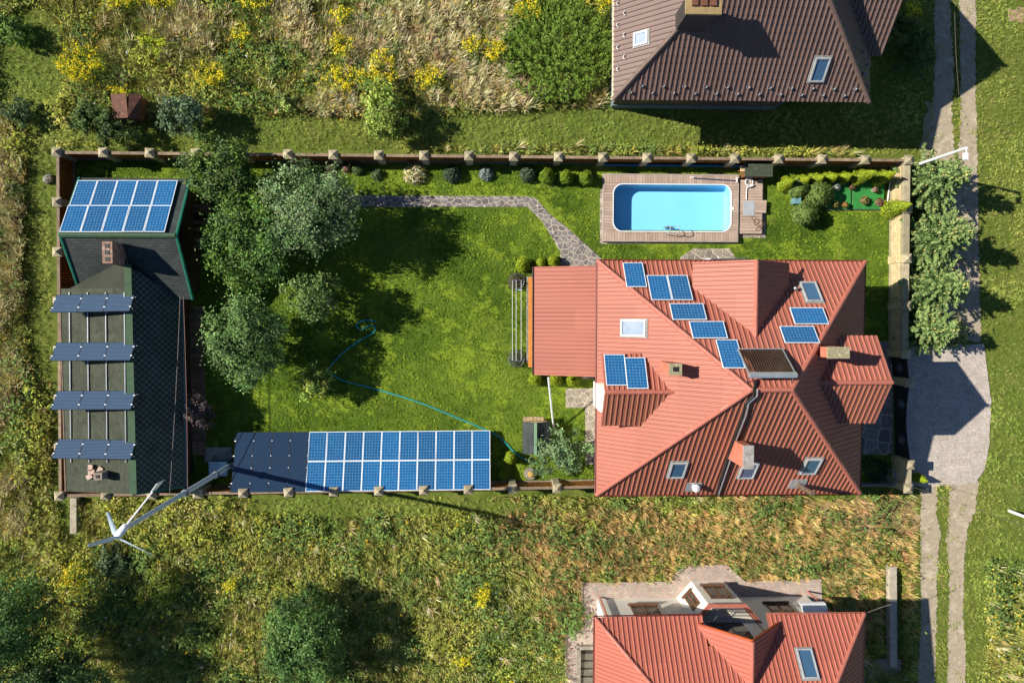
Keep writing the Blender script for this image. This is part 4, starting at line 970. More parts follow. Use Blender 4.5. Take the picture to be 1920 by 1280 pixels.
for i, (x, y) in enumerate(((172, 884), (168, 893), (188, 880), (170, 876))):
    q = P(x, y, 3.15); b = MB().box((q.x, q.y, 3.16), (0.3, 0.22, 0.1), 0.5*i); tag(b.build('loose_brick', M('pale_brick', srgb(206, 186, 170), srgb(180, 150, 130), 6, 0.9)), ['pale brick lying behind the small roof chimney of the shed', 'pale brick lying left of the small roof chimney of the shed', 'pale brick lying on the right behind the small roof chimney', 'topmost pale brick lying near the small roof chimney'][i], 'brick')
for x in (150, 174+0, 199, 224+0):
    pass
pWW = plane_of(WW); pAN = plane_of(AN)
# wood store and boarded walkway beside the shed
wk = thing('wooden_walkway', P(362, 680, 0), 'dark boarded walkway along the east side of the shed', 'walkway')
a, b = P(346, 850, 0.1), P(381, 570, 0.1); n = 44
for i in range(n):
    y = a.y+(b.y-a.y)*i/n; MB().box(((a.x+b.x)/2, y, 0.08), (b.x-a.x, (b.y-a.y)/n-0.03, 0.06)).build('plank', m_wood_grey, wk)
for k, (x, y, h_) in enumerate(((375, 390, 1.0), (378, 425, 1.1), (372, 455, 0.8))):
    ws = thing('wood_stack', P(x, y, 0), ['stack of old timber nearest the top of the shed', 'middle stack of old timber beside the shed', 'lowest stack of old timber beside the shed'][k], 'timber')
    for i in range(7):
        MB().box((ws.location.x+random.uniform(-0.3, 0.3), ws.location.y+random.uniform(-0.25, 0.25), 0.1+0.12*i), (random.uniform(0.9, 1.4), 0.16, 0.10), random.uniform(-0.15, 0.15)).build('plank', m_wood_grey, ws)

# ------------------------------------------------------------------ solar panels
def cell_mat(name, kind):
    t = NT(name); tc = t.n('ShaderNodeTexCoord').outputs['Object']; sx = t.n('ShaderNodeSeparateXYZ'); t.l(tc, sx.inputs[0]); x, y = sx.outputs[0], sx.outputs[1]
    oi = t.n('ShaderNodeObjectInfo').outputs['Random']
    if kind == 'poly':
        cx, cy = t.math('DIVIDE', x, 0.152), t.math('DIVIDE', y, 0.152)
        e = t.math('MINIMUM', t.math('PINGPONG', cx, 0.5), t.math('PINGPONG', t.math('ADD', cy, 0.0), 0.5))
        wv = t.n('ShaderNodeCombineXYZ'); t.l(t.math('FLOOR', cx), wv.inputs[0]); t.l(t.math('FLOOR', cy), wv.inputs[1]); t.l(oi, wv.inputs[2])
        wn_ = t.n('ShaderNodeTexWhiteNoise'); t.l(wv.outputs[0], wn_.inputs[0])
        base = t.mix(wn_.outputs[0], (0.002, 0.090, 0.27, 1), (0.003, 0.120, 0.32, 1))
        base = t.mix(t.math('MULTIPLY', oi, 0.8), base, (0.002, 0.048, 0.14, 1))
        base = t.mix(t.ramp(t.noise(26, 3, tc), [(0.35, (0,0,0,1)), (0.65, (0.35,)*3+(1,))]), base, (0.008, 0.14, 0.34, 1))
        bus = t.math('LESS_THAN', t.math('PINGPONG', t.math('MULTIPLY', cx, 3.0), 0.5), 0.025)
        base = t.mix(t.math('MULTIPLY', bus, 0.22), base, (0.5, 0.6, 0.7, 1))
        col = t.mix(t.math('LESS_THAN', e, 0.026), base, (0.26, 0.42, 0.56, 1))
    else:
        st = t.math('PINGPONG', t.math('DIVIDE', y if kind == 'film_h' else x, 0.075), 0.5)
        base = t.mix(t.noise(3, 4, tc), (0.012, 0.030, 0.066, 1), (0.020, 0.044, 0.088, 1))
        if kind == 'film_h': base = t.mix(t.noise(3, 4, tc), (0.035, 0.070, 0.125, 1), (0.055, 0.095, 0.155, 1))
        col = t.mix(t.math('LESS_THAN', st, 0.09), base, (0.15, 0.19, 0.25, 1) if kind == 'film_h' else (0.035, 0.05, 0.075, 1))
    t.l(col, t.b.inputs['Base Color']); return t.done(0.12, 0.5)
m_poly, m_filmh, m_filmv = cell_mat('blue_solar_cells', 'poly'), cell_mat('dark_film_cells_striped', 'film_h'), cell_mat('dark_film_cells', 'film_v')
m_pframe = M('white_panel_frame', srgb(226, 230, 234), srgb(208, 214, 220), 5, 0.4)
m_pblack = M('black_panel_frame', (0.02, 0.022, 0.026, 1), (0.03, 0.03, 0.035, 1), 5, 0.4)
def panel_meshes(w, h, cells, frame, fw):
    f = MB()
    for a, b, da, db in ((0, (h-fw)/2, w, fw), (0, -(h-fw)/2, w, fw), ((w-fw)/2, 0, fw, h-2*fw), (-(w-fw)/2, 0, fw, h-2*fw)): f.box((a, b, 0.0), (da, db, 0.04))
    return f.mesh('frame', frame), MB().box((0, 0, 0.004), (w-2*fw+0.004, h-2*fw+0.004, 0.018)).mesh('cell_sheet', cells)
PK = {'poly': panel_meshes(0.985, 1.60, m_poly, m_pframe, 0.032), 'filmh': panel_meshes(1.30, 1.02, m_filmh, m_pblack, 0.012), 'filmv': panel_meshes(0.985, 1.60, m_filmv, m_pblack, 0.010)}
def panel(kind, loc, u, v, label, group, land=False):
    n = u.cross(v).normalized()
    if n.z < 0: u = -u; n = u.cross(v).normalized()
    if land: u, v = v, -u
    o = thing('solar_module', loc, label, 'solar panel', group)
    o.rotation_mode = 'QUATERNION'; o.rotation_quaternion = Matrix((u, v, n)).transposed().to_quaternion() @ Quaternion((1, random.gauss(0, 0.004), random.gauss(0, 0.004), 0)).normalized()
    for nm, me in zip(('frame', 'cell_sheet'), PK[kind]):
        c = bpy.data.objects.new(nm, me); COL.objects.link(c); c.parent = o
    return o
ROOFP = [(1190, 515, 'N', 0, 'upright blue solar panel nearest the top left corner of the red roof'),
         (1236, 539, 'N', 0, 'left of the two joined upright blue solar panels on the red roof'), (1275, 539, 'N', 0, 'right of the two joined upright blue solar panels on the red roof'),
         (1290, 584, 'N', 1, 'upper of the two level blue solar panels along the west hip'), (1328, 618, 'N', 1, 'lower of the two level blue solar panels along the west hip'),
         (1369, 663, 'N', 0, 'upright blue solar panel next to the dark tube collector'),
         (1517, 592, 'N', 1, 'level blue solar panel just below the north east skylight'), (1499, 627, 'N', 1, 'level blue solar panel second below the north east skylight'),
         (1154, 693, 'W', 0, 'left blue solar panel on the west gable'), (1193, 699, 'W', 0, 'right blue solar panel on the west gable')]
for x, y, pl, land, lab in ROOFP:
    p0, n, u, v = plN if pl == 'N' else gW[0]
    panel('poly', hit(x, y, p0+n*0.13, n), u, v, lab, 'solar panels on the red roof', bool(land))
p0, n, u, v = pAN; k0 = hit(141+18, 362, p0+n*0.1, n)
for r, (xa, ya, xb) in enumerate(((157, 362, 309), (139, 410, 296))):
    for i in range(5):
        q = hit(xa+(xb-xa)*i/4, ya, p0+n*0.11, n)
        panel('poly', q, u, v, '%s blue solar panel from the left in the %s row on the shed roof' % (ORD[i], ('upper', 'lower')[r]), 'blue solar panels on the shed roof')
def rack_row(k, tl, tr, bl_, br_, zt, zb, name):
    a, b, c, d = P(*tl, zt), P(*tr, zt), P(*bl_, zb), P(*br_, zb); u = ((b-a)+(d-c)).normalized(); v = ((a+b)-(c+d)).normalized(); v = (v-u*u.dot(v)).normalized()
    cen = (a+b+c+d)/4; W = ((b-a).length+(d-c).length)/2
    rk = thing('panel_rack', V((cen.x, cen.y, 3.0)), 'aluminium rack under the %s dark panel row on the shed' % name, 'rack', 'panel racks on the shed roof'); nn = u.cross(v)
    if nn.z < 0: nn = -nn
    r = MB()
    for s in (-0.33, 0.33): r.tube([cen+u*(-W/2-0.12)+v*s-nn*0.045, cen+u*(W/2+0.12)+v*s-nn*0.045], 0.022, 4)
    r.build('rail', m_alu, rk)
    for t_ in (-0.40, -0.13, 0.14, 0.41):
        q = cen+u*W*t_; z = lambda p: w_w+(p.x-wxw)*(w_r-w_w)/(wxr-wxw)
        for s in (-0.40, 0.40):
            e = q+v*s; MB().tube([e-nn*0.05, V((e.x, e.y, min(z(e), w_r)+0.02))], 0.018, 4).build('leg', m_alu, rk)
    cl = MB()
    for t_ in (-0.5, -1/6, 1/6, 0.5):
        for s in (-0.25, 0.25): cl.box(cen+u*W*t_+v*s+nn*0.025, (0.09, 0.06, 0.02), m=Matrix((u, v, nn)).transposed())
    cl.build('clamp', m_paint_white, rk)
    for i in range(3):
        panel('filmh', cen+u*(W/3*(i-1)), u, v, '%s dark striped solar panel of the %s row over the shed' % (('left', 'middle', 'right')[i], name), 'dark solar panels on racks over the shed')
for k, (tl, tr, b1, b2, nm) in enumerate((((108, 554), (252, 551), (95, 585), (241, 583), 'top'), ((107, 644), (254, 642), (94, 675), (243, 675), 'second'), ((108, 735), (255, 733), (96, 766), (244, 767), 'third'), ((110, 825), (255, 826), (98, 857), (244, 860), 'bottom'))):
    rack_row(k, tl, tr, b1, b2, 3.35, 3.85, nm)
rails = thing('mounting_rails', P(187, 700, 3.1), 'four pale metal rails running along the olive shed roof', 'rails')
for x in (128+3, 164+1, 199, 235-1):
    q0, q1 = hit(x, 548, pWW[0], pWW[1])+V((0, 0, 0.05)), hit(x+3, 866, pWW[0], pWW[1])+V((0, 0, 0.05)); MB().tube([q0, q1], 0.028, 4).build('rail', m_alu, rails)
# ground array
gA, gB, gC = P(919, 806, 0.46), P(443, 810, 0.46), P(919, 918, 1.47); u = (gB-gA).normalized(); v = (gC-gA); v = (v-u*u.dot(v)); SLEN = v.length; v.normalize(); nn = u.cross(v)
if nn.z < 0: nn = -nn
NCOL = 14; pitch = (gB-gA).length/NCOL
fr_ = thing('array_frame', (gA+gB)/2, 'steel frame carrying the ground solar array beside the south fence', 'frame')
for i in range(8):
    for s in (0.12, 0.88):
        q = gA+u*(pitch*NCOL*i/7*0.98+0.1)+v*(SLEN*s)-nn*0.06; MB().tube([V((q.x, q.y, 0)), q], 0.03, 6).build('leg', m_steel, fr_)
for s in (0.1, 0.4, 0.6, 0.9): MB().tube([gA+v*SLEN*s-nn*0.05-u*0.08, gA+u*(pitch*NCOL+0.15)+v*SLEN*s-nn*0.05], 0.024, 4).build('rail', m_alu, fr_)
cl = MB()
for c_ in range(10, 15):
    for s in (0.15, 0.4, 0.6, 0.85): cl.box(gA+u*pitch*c_+v*SLEN*s+nn*0.025, (0.10 if c_ == 14 else 0.045, 0.05, 0.02), m=Matrix((u, v, nn)).transposed())
cl.build('clamp', m_paint_white, fr_)
for r in range(2):
    for i in range(NCOL):
        q = gA+u*(pitch*(i+0.5))+v*(SLEN*(0.252+0.496*r)); row = ('upper', 'lower')[r]
        if i < 10: panel('poly', q, u, v, '%s blue solar panel from the right in the %s row of the ground array' % (ORD[i], row), 'blue solar panels of the ground array')
        else: panel('filmv', q, u, v, '%s dark solar panel from the left in the %s row of the ground array' % (ORD[13-i], row), 'dark solar panels of the ground array')

# ------------------------------------------------------------------ wind turbine
def G(x, y, z=0.0): return P(x, y, z)
tb_ = G(440, 868); hubz = 11.6
m_pole = M('pale_blue_grey_paint', srgb(186, 202, 212), srgb(164, 182, 194), 3, 0.4)
wt = thing('wind_turbine', tb_, 'white three bladed wind turbine on a tall grey pole by the ground array', 'wind turbine')
MB().tube([tb_, V((tb_.x, tb_.y, 6.2))], [0.14, 0.12], 10).build('lower_pole', m_pole, wt)
MB().tube([V((tb_.x, tb_.y, 6.2)), V((tb_.x, tb_.y, hubz-0.15))], [0.11, 0.09], 10).build('upper_pole', m_pole, wt)
for z in (2.6, 6.2): MB().lathe((tb_.x, tb_.y, z-0.06), [(0.18, 0), (0.18, 0.12)], 12).build('flange', m_steel, wt)
ax = V((-0.62, -0.78, 0)).normalized(); ee = V((0.78, -0.62, 0)).normalized(); hc = V((tb_.x, tb_.y, hubz))
nc = MB().tube([hc-ax*0.30, hc-ax*0.2, hc+ax*0.1, hc+ax*0.30, hc+ax*0.42], [0.06, 0.13, 0.15, 0.12, 0.03], 12).build('nacelle', m_paint_white, wt, smooth=True)
MB().tube([hc-ax*0.25, hc-ax*1.9], [0.035, 0.025], 8).build('tail_boom', m_paint_white, wt)
tv = hc-ax*1.95
MB().hexa([tv-ee*0.012+V((0, 0, -0.22)), tv+ee*0.012+V((0, 0, -0.22)), tv+ee*0.012-ax*0.45+V((0, 0, -0.3)), tv-ee*0.012-ax*0.45+V((0, 0, -0.3))],
          [tv-ee*0.012+V((0, 0, 0.22)), tv+ee*0.012+V((0, 0, 0.22)), tv+ee*0.012-ax*0.45+V((0, 0, 0.3)), tv-ee*0.012-ax*0.45+V((0, 0, 0.3))]).build('tail_vane', m_paint_white, wt)
rc = hc+ax*0.34
for th in (-18, 102, 222):
    t = math.radians(th); r = ee*math.cos(t)+V((0, 0, math.sin(t))); ch_ = r.cross(ax); mb = MB(); K = 7; rings = []
    for i in range(K):
        f = i/(K-1); w = (0.20-0.08*f)*(0.6 if i == 0 else 1.0); tw = math.radians(58-26*f); c_ = ch_*math.cos(tw)+ax*math.sin(tw); nn_ = r.cross(c_); p = rc+r*(0.08+1.42*f)
        rings.append([p-c_*w*0.4, p+nn_*w*0.09, p+c_*w*0.6, p-nn_*w*0.05])
    for a, b in zip(rings[:-1], rings[1:]): mb.hexa(a, b)
    mb.build('blade', m_pole, wt)
# street lamps
def lamp(base, h, label, head):
    o = thing('street_lamp', base, label, 'street lamp')
    MB().tube([base, base+V((0, 0, h))], [0.085, 0.06], 10).build('pole', m_paint_white, o)
    MB().tube([base+V((0, 0, h-0.1)), base+V((head[0]*0.5, head[1]*0.5, h+0.05)), base+V((head[0], head[1], h))], 0.03, 6).build('arm', m_paint_white, o)
    MB().box(base+V((head[0], head[1], h)), (0.22, 0.34, 0.10)).build('lamp_head', m_paint_white, o)
lamp(G(1702, 315), 4.75, 'white street lamp beside the north east corner of the fence', (-0.05, -0.42, 0))
lamp(G(1892, 957), 6.0, 'white street lamp post on the grass at the right edge', (0.5, 0.1, 0))
# cables
def cable(pts, r, mat, label, sag=0.0, name='cable'):
    a, b = V(pts[0]), V(pts[-1]); q = [a.lerp(b, i/10)-V((0, 0, sag*4*(i/10)*(1-i/10))) for i in range(11)] if len(pts) == 2 else pts
    return tag(MB().tube(q, r, 5).build(name, mat, None, q[0]), label, 'cable')
m_wire = M('grey_wire', srgb(120, 112, 108), srgb(90, 84, 80), 4, 0.6)
cable([P(338, 556, 2.6), P(318, 926, 2.6)], 0.016, m_wire, 'thin grey cable over the dark shed slope', 0.1)
cable([P(344, 556, 2.6), P(352, 922, 2.6)], 0.018, M('reddish_wire', srgb(130, 90, 80), srgb(100, 72, 66), 4, 0.6), 'thin reddish cable over the shed gutter', 0.1)
cable([P(1690, 905, 3), P(1960, 1000, 5)], 0.009, m_wire, 'overhead wire crossing the track south of the driveway', 0.2)
cable([P(1790, -30, 4.2), P(1798, 178, 4.2)], 0.007, m_wire, 'overhead wire above the northern gravel track', 0.1)
cable([P(1622, 1150, 4.4), P(1672, 1132, 5.0)], 0.014, m_wire, 'short wire from the lower house eave', 0.05)
# garden hose
m_hose = M('teal_hose', srgb(40, 170, 176), srgb(30, 146, 156), 3, 0.5)
hp = [(705, 603), (690, 600), (674, 603), (668, 611), (678, 617), (694, 610), (703, 614), (700, 624), (680, 635), (660, 648), (640, 664), (625, 680), (618, 692), (640, 712), (700, 728), (780, 752), (850, 780), (912, 806), (940, 822), (965, 848), (985, 862), (1012, 868)]
hq = []
for i in range(len(hp)-1):
    p_ = [np.array(hp[max(0, min(len(hp)-1, i+k))], float) for k in (-1, 0, 1, 2)]
    for s in np.linspace(0, 1, 5)[:-1]:
        c = 0.5*((2*p_[1])+(-p_[0]+p_[2])*s+(2*p_[0]-5*p_[1]+4*p_[2]-p_[3])*s*s+(-p_[0]+3*p_[1]-3*p_[2]+p_[3])*s**3); hq.append(P(c[0], c[1], 0.05))
tag(MB().tube(hq, 0.034, 6).build('garden_hose', m_hose, None, hq[0]), 'teal garden hose winding across the lawn', 'hose')
# leaning white pole
a, b = P(1028, 708, 2.75), P(1039, 812, 0.05); tag(MB().tube([a, b], 0.05, 8).build('leaning_pole', m_paint_white, None, b), 'white pole leaning against the terrace roof', 'pole')
# clothes line stands with flower tops
for k, (x, y) in enumerate(((968, 528), (968, 672))):
    q = G(x, y); o = thing('clothes_line_post', q, ['upper clothes line post beside the terrace', 'lower clothes line post beside the terrace'][k], 'post')
    MB().tube([q, q+V((0, 0, 1.7))], 0.03, 8).build('post', m_steel, o); MB().tube([q+V((-0.28, 0, 1.65)), q+V((0.28, 0, 1.65))], 0.025, 6).build('crossbar', m_steel, o)
    r = MB().tube([q+V((0.42*math.cos(t), 0.42*math.sin(t), 0.5)) for t in np.linspace(0, 2*math.pi, 15)], 0.015, 5); r.build('plant_hoop', m_steel, o)
for k, dx in enumerate((-0.27, -0.07, 0.2)):
    a, b = G(968, 528)+V((dx, 0, 1.65)), G(968, 672)+V((dx, 0, 1.65)); cable([a, b], 0.011, m_paint_white, '%s white clothes line beside the terrace' % ('left', 'middle', 'right')[k], 0.06, 'clothes_line')
q = G(973, 545); tag(MB().hexa([q+V((-0.12, -0.02, 1.3)), q+V((0.1, -0.02, 1.3)), q+V((0.1, 0.02, 1.3)), q+V((-0.12, 0.02, 1.3))], [q+V((-0.12, -0.02, 1.62)), q+V((0.1, -0.02, 1.62)), q+V((0.1, 0.02, 1.62)), q+V((-0.12, 0.02, 1.62))]).build('hanging_cloth', M('pale_blue_cloth', srgb(170, 210, 220), srgb(120, 180, 205), 4, 0.9), None, q), 'small pale blue cloth on the clothes line', 'cloth')
# well house
wz0, wz1 = 1.0, 1.45
wq = G(1003, 815); wh = thing('well_house', wq, 'small well house with a green ridged shingle roof and stone rim', 'well')
m_rub = M('rubble_stone', srgb(190, 166, 126), srgb(150, 128, 98), 5, 0.9, 0.6, 14, c3=srgb(206, 186, 150))
MB().box((wq.x-0.02, wq.y+0.1, 0.42), (1.25, 1.6, 0.84)).build('stone_rim', m_rub, wh)
a0, a1, a2 = P(980, 790, wz0), P(1004, 792, wz1), P(1031, 788, wz0); L = 1.75
slope('roof_slope', [V((a0.x, a0.y-L, wz0)), V((a0.x, a0.y, wz0)), V((a1.x, a0.y, wz1)), V((a1.x, a0.y-L, wz1))], wh, m_sh_dark, rib=0, course=0.14, step=0.006)
slope('roof_slope', [V((a2.x, a0.y, wz0)), V((a2.x, a0.y-L, wz0)), V((a1.x, a0.y-L, wz1)), V((a1.x, a0.y, wz1))], wh, m_sh_dark, rib=0, course=0.14, step=0.006)
MB().box((a1.x, a0.y-L/2, wz1+0.01), (0.16, L, 0.05)).build('ridge_cap', M('sage_ridge', srgb(120, 156, 122), srgb(104, 140, 108), 4, 0.8), wh)
for i in range(6): MB().box((a0.x+0.12+0.19*i, a0.y+0.13, 0.86), (0.17, 0.22, 0.12), 0.2*(i % 3-1)).build('stone', m_rub, wh)
# old stump planter
q = G(994, 886); o = thing('stone_planter', q, 'round grey stone planter near the south fence', 'planter')
MB().lathe(q, [(0.30, 0), (0.36, 0.12), (0.34, 0.24), (0.2, 0.26)], 14).build('bowl', m_concrete, o); MB().lathe(q+V((0, 0, 0.24)), [(0.15, 0), (0.17, 0.14), (0.12, 0.15)], 12).build('pot', M('ochre_pot', srgb(196, 160, 90), srgb(160, 128, 70), 4, 0.8), o)
# pool things
o = thing('pool_ladder', P(1262, 434, DZ), 'bent steel pool ladder at the near edge of the pool', 'ladder')
for x in (1250, 1267):
    c = P(x, 436, DZ); MB().tube([c+V((0.02, -0.12, 0)), c+V((0.02, -0.10, 0.55)), c+V((0.02, 0.05, 0.72)), c+V((0.02, 0.28, 0.68)), c+V((0.02, 0.34, 0.3)), c+V((0.02, 0.34, -0.45))], 0.022, 7).build('handrail', m_alu, o)
c = P(1258, 436, DZ)
for z in (0.05, -0.2, -0.4): MB().box((c.x, c.y+0.34, z), (0.5, 0.09, 0.03)).build('rung', m_alu, o)
tag(MB().tube([P(1300, 334, DZ+0.04), P(1380, 339, DZ+0.04)], 0.028, 6).build('pool_pole', M('navy_pole', srgb(30, 50, 110), srgb(24, 40, 90), 3, 0.4), None, P(1300, 334, DZ)), 'dark blue telescopic pole lying on the deck', 'pole')
q = P(1381, 338, DZ); tag(MB().box((q.x, q.y, DZ+0.05), (0.06, 0.24, 0.07)).build('pool_brush', m_paint_white, None, q), 'white brush head at the end of the blue pole', 'brush')
q = P(1298, 333, DZ); tag(MB().box((q.x, q.y, DZ+0.03), (0.2, 0.05, 0.05)).build('pole_grip', m_paint_white, None, q), 'white grip at the left end of the blue pole', 'grip')
cc_ = [P(1414+8*math.sin(t*1.7)+t*1.1, 412+9*math.cos(t*1.3)+t*1.2, 0.24) for t in np.linspace(0, 12, 70)]
tag(MB().tube(cc_, 0.012, 5).build('power_cord', M('brown_cord', srgb(110, 76, 60), srgb(90, 60, 48), 3, 0.6), None, cc_[0]), 'tangled brown cord on the pump deck', 'cord')
ph = thing('pump_box', G(1424, 318), 'dark green flat topped pump box at the north fence', 'box')
a, b = P(1397, 331, 1.0), P(1449, 306, 1.0)
MB().prism([(a.x+0.06, a.y+0.06), (b.x-0.06, a.y+0.06), (b.x-0.06, b.y-0.06), (a.x+0.06, b.y-0.06)], 0, 0.94).build('body', m_wood_dark, ph)
MB().prism([(a.x, a.y), (b.x, a.y), (b.x, b.y), (a.x, b.y)], 0.94, 1.02).build('lid', M('dark_green_felt', srgb(78, 86, 66), srgb(58, 64, 50), 2.5, 0.9, c3=srgb(70, 80, 62)), ph)
q = G(1387, 322); o = thing('wooden_trestle', q, 'small crossed wooden trestle beside the pump box', 'trestle')
for s in (-1, 1): MB().box((q.x, q.y, 0.45), (0.06, 0.05, 0.95), m=Matrix.Rotation(0.55*s, 3, 'Y')).build('leg', m_wood, o)
MB().box((q.x, q.y, 0.85), (0.55, 0.32, 0.04)).build('top', M('pale_pine', srgb(214, 190, 150), srgb(190, 164, 122), 4, 0.7), o)
q = P(1403, 326, 0.55); o = thing('white_basin', V((q.x, q.y, 0.22)), 'white plastic basin standing beside the pump box', 'basin')
MB().lathe((q.x, q.y, 0.22), [(0.14, 0), (0.2, 0.28), (0.22, 0.30), (0.18, 0.29)], 16).build('bowl', m_paint_white, o)
q = P(1404, 342, 0.24); o = thing('white_hose_coil', q, 'coiled white pool hose on the pump deck', 'hose')
MB().tube([q+V(((0.12+0.012*t)*math.cos(t), (0.12+0.012*t)*math.sin(t), 0.02+0.008*t)) for t in np.linspace(0, 12, 60)]+[q+V((-0.13, -0.3, 0.05)), q+V((-0.14, -0.95, 0.04))], 0.022, 6).build('coil', m_paint_white, o)
# fake turf with pots
m_turf = M('artificial_turf', srgb(52, 138, 62), srgb(40, 116, 50), 3, 0.95, 0.5, 60)
for k, (x0, x1) in enumerate(((1553, 1596), (1599, 1658))):
    a, b = P(x0, 392, 0.18), P(x1, 342, 0.18); o = thing('turf_bed', V(((a.x+b.x)/2, (a.y+b.y)/2, 0)), ['smaller left bed of bright artificial turf', 'larger right bed of bright artificial turf'][k], 'garden bed')
    MB().prism([(a.x, a.y), (b.x, a.y), (b.x, b.y), (a.x, b.y)], 0.1, 0.18).build('turf', m_turf, o); MB().prism([(a.x-0.04, a.y-0.04), (b.x+0.02, a.y-0.04), (b.x+0.02, b.y), (a.x-0.04, b.y)], 0, 0.1).build('base', m_flag, o)
POTS = [(1563, 384, 0.20, srgb(190, 110, 60), 'clay pot with yellow green plant on the left turf bed', (0.30, 0.28, 0.05)), (1581, 385, 0.17, srgb(180, 96, 56), 'clay pot with orange flowers on the left turf bed', (0.42, 0.22, 0.06)),
        (1617, 377, 0.26, srgb(150, 110, 80), 'wide pot of yellow and white flowers on the right turf bed', (0.42, 0.33, 0.12)), (1645, 380, 0.25, srgb(140, 90, 70), 'wide pot of dry reddish flowers on the right turf bed', (0.30, 0.13, 0.10)),
        (1637, 357, 0.17, srgb(200, 180, 170), 'pale pot with pink flowers at the back of the right turf bed', (0.40, 0.20, 0.18)), (1595, 352, 0.18, srgb(120, 40, 34), 'dark red pot between the two turf beds', (0.14, 0.06, 0.04)),
        (1564, 352, 0.24, srgb(150, 170, 176), 'grey blue tub behind the left turf bed', (0.5, 0.55, 0.55))]
# grey teal tall planter between the round bushes
q = G(1487, 379); o = thing('tall_planter', q, 'teal grey square planter between the round bushes', 'planter')
MB().hexa([q+V((-0.14, -0.14, 0)), q+V((0.14, -0.14, 0)), q+V((0.14, 0.14, 0)), q+V((-0.14, 0.14, 0))], [q+V((-0.18, -0.18, 0.6)), q+V((0.18, -0.18, 0.6)), q+V((0.18, 0.18, 0.6)), q+V((-0.18, 0.18, 0.6))]).build('body', M('teal_grey_glaze', srgb(110, 150, 156), srgb(90, 130, 138), 3, 0.5), o)
tag(MB().tube([G(1664, 378, 0.02), G(1669, 340, 0.25)], 0.035, 7).build('white_pipe', m_paint_white, None, G(1664, 378)), 'white pipe lying beside the right turf bed', 'pipe')
# rusty hut in the meadow
q = G(238, 205); o = thing('rusty_hut', q, 'small hut of two rusty brown metal leaves in the meadow', 'hut'); m_rust = M('rusty_sheet', srgb(124, 82, 62), srgb(96, 62, 48), 3, 0.75, 0.3, 14, c3=srgb(138, 92, 70))
c = [P(207, 177, 1.3), P(236, 175, 1.3), P(240, 221, 1.3), P(214, 222, 1.3)]; MB().slab(c[::-1], (0, 0, 1), 0.05).build('left_leaf', m_rust, o)
c = [P(242, 175, 1.45), P(267, 179, 1.2), P(257, 223, 1.2), P(239, 221, 1.45)]; MB().slab(c[::-1], (0, 0, 1), 0.05).build('right_leaf', m_rust, o)
MB().prism(ccw([tuple(P(x, y, 1.2)[:2]) for x, y in ((209, 180), (263, 181), (255, 219), (216, 219))]), 0, 1.12).build('body', m_rust, o)
# concrete posts lying in the grass
for (x0, y0, x1, y1, w, lab) in ((1675, 1062, 1676, 1250, 0.40, 'long concrete post lying beside the lower house'), (137, 934, 137, 1000, 0.34, 'short concrete post lying below the shed corner')):
    a, b = P(x0, y0, 0.4), P(x1, y1, 0.4); d = (b-a).normalized(); c = (a+b)/2
    o = thing('concrete_post', V((c.x, c.y, 0)), lab, 'concrete post'); MB().box((c.x, c.y, 0.20), ((b-a).length, w, 0.40), math.atan2(d.y, d.x)).build('beam', M('pale_concrete', srgb(182, 172, 154), srgb(152, 144, 128), 3, 0.9, 0.3, 25), o)
    if w > 0.35:
        for t in (0.17, 0.6, 0.97):
            e = a.lerp(b, t); MB().tube([e+V((0.15, 0, 0.02)), e+V((0.55, -0.12, 0.15))], 0.014, 5).build('iron_rod', m_dark_metal, o)
# boulder, tiles, slab and barrel
def boulder(q, r, mat, label, cat='stone', name='boulder'):
    mb = MB(); prof = [(r*0.55, 0), (r, r*0.3), (r*0.85, r*0.7), (r*0.4, r*0.95)]; mb.lathe(q, prof, 9)
    rg = random.Random(int(q.x*100)); mb.v = [(x+rg.uniform(-.14, .14)*r, y+rg.uniform(-.14, .14)*r, z+rg.uniform(-.1, .1)*r) for x, y, z in mb.v]
    tag(mb.build(name, mat, None, q), label, cat)
boulder(G(92, 336), 0.28, m_concrete, 'grey boulder outside the west fence')
boulder(G(378, 974), 0.16, m_rub, 'pale stone in the weeds right of the turbine hub'); boulder(G(384, 962), 0.12, m_concrete, 'small grey stone in the weeds')
tl_ = thing('roof_tile_pile', G(218, 947), 'pile of reddish tiles lying under the shed corner', 'tiles')
for i in range(4): MB().box((tl_.location.x+0.16*(i % 2)-0.1, tl_.location.y+0.18*(i//2)-0.1, 0.10+0.02*i), (0.3, 0.34, 0.03), 0.35*i).build('tile', m_brick_red, tl_)
a, b = P(384, 866, 0.05), P(434, 838, 0.05); cs = MB().prism([(a.x, a.y), (b.x, a.y), (b.x, b.y), (a.x, b.y)], -0.02, 0.06).build('concrete_pad', M('pale_worn_concrete', srgb(178, 178, 172), srgb(120, 126, 112), 2.5, 0.9, 0.4, 20)); tag(cs, 'pale concrete pad around the turbine pole', kind='structure')
q = G(424, 878); o = thing('equipment_cabinet', q, 'blue grey cabinet at the foot of the turbine pole', 'cabinet'); MB().box((q.x-0.15, q.y+0.15, 0.35), (0.9, 0.7, 0.7)).build('body', M('blue_grey_paint', srgb(110, 140, 155), srgb(86, 116, 134), 3, 0.4), o); MB().box((q.x-0.15, q.y+0.15, 0.73), (0.98, 0.78, 0.05)).build('lid', M('pale_blue_lid', srgb(150, 180, 190), srgb(130, 160, 172), 3, 0.35), o)
q = G(1655, 892); o = thing('wheel_ornament', q, 'old cart wheel leaning in the dark corner by the gate', 'wheel')
MB().tube([q+V((0.32*math.sin(t)*0.6, 0.5*math.cos(t), 0.55+0.45*math.sin(t))) for t in np.linspace(0, 2*math.pi, 21)], 0.03, 6).build('rim', m_steel, o)
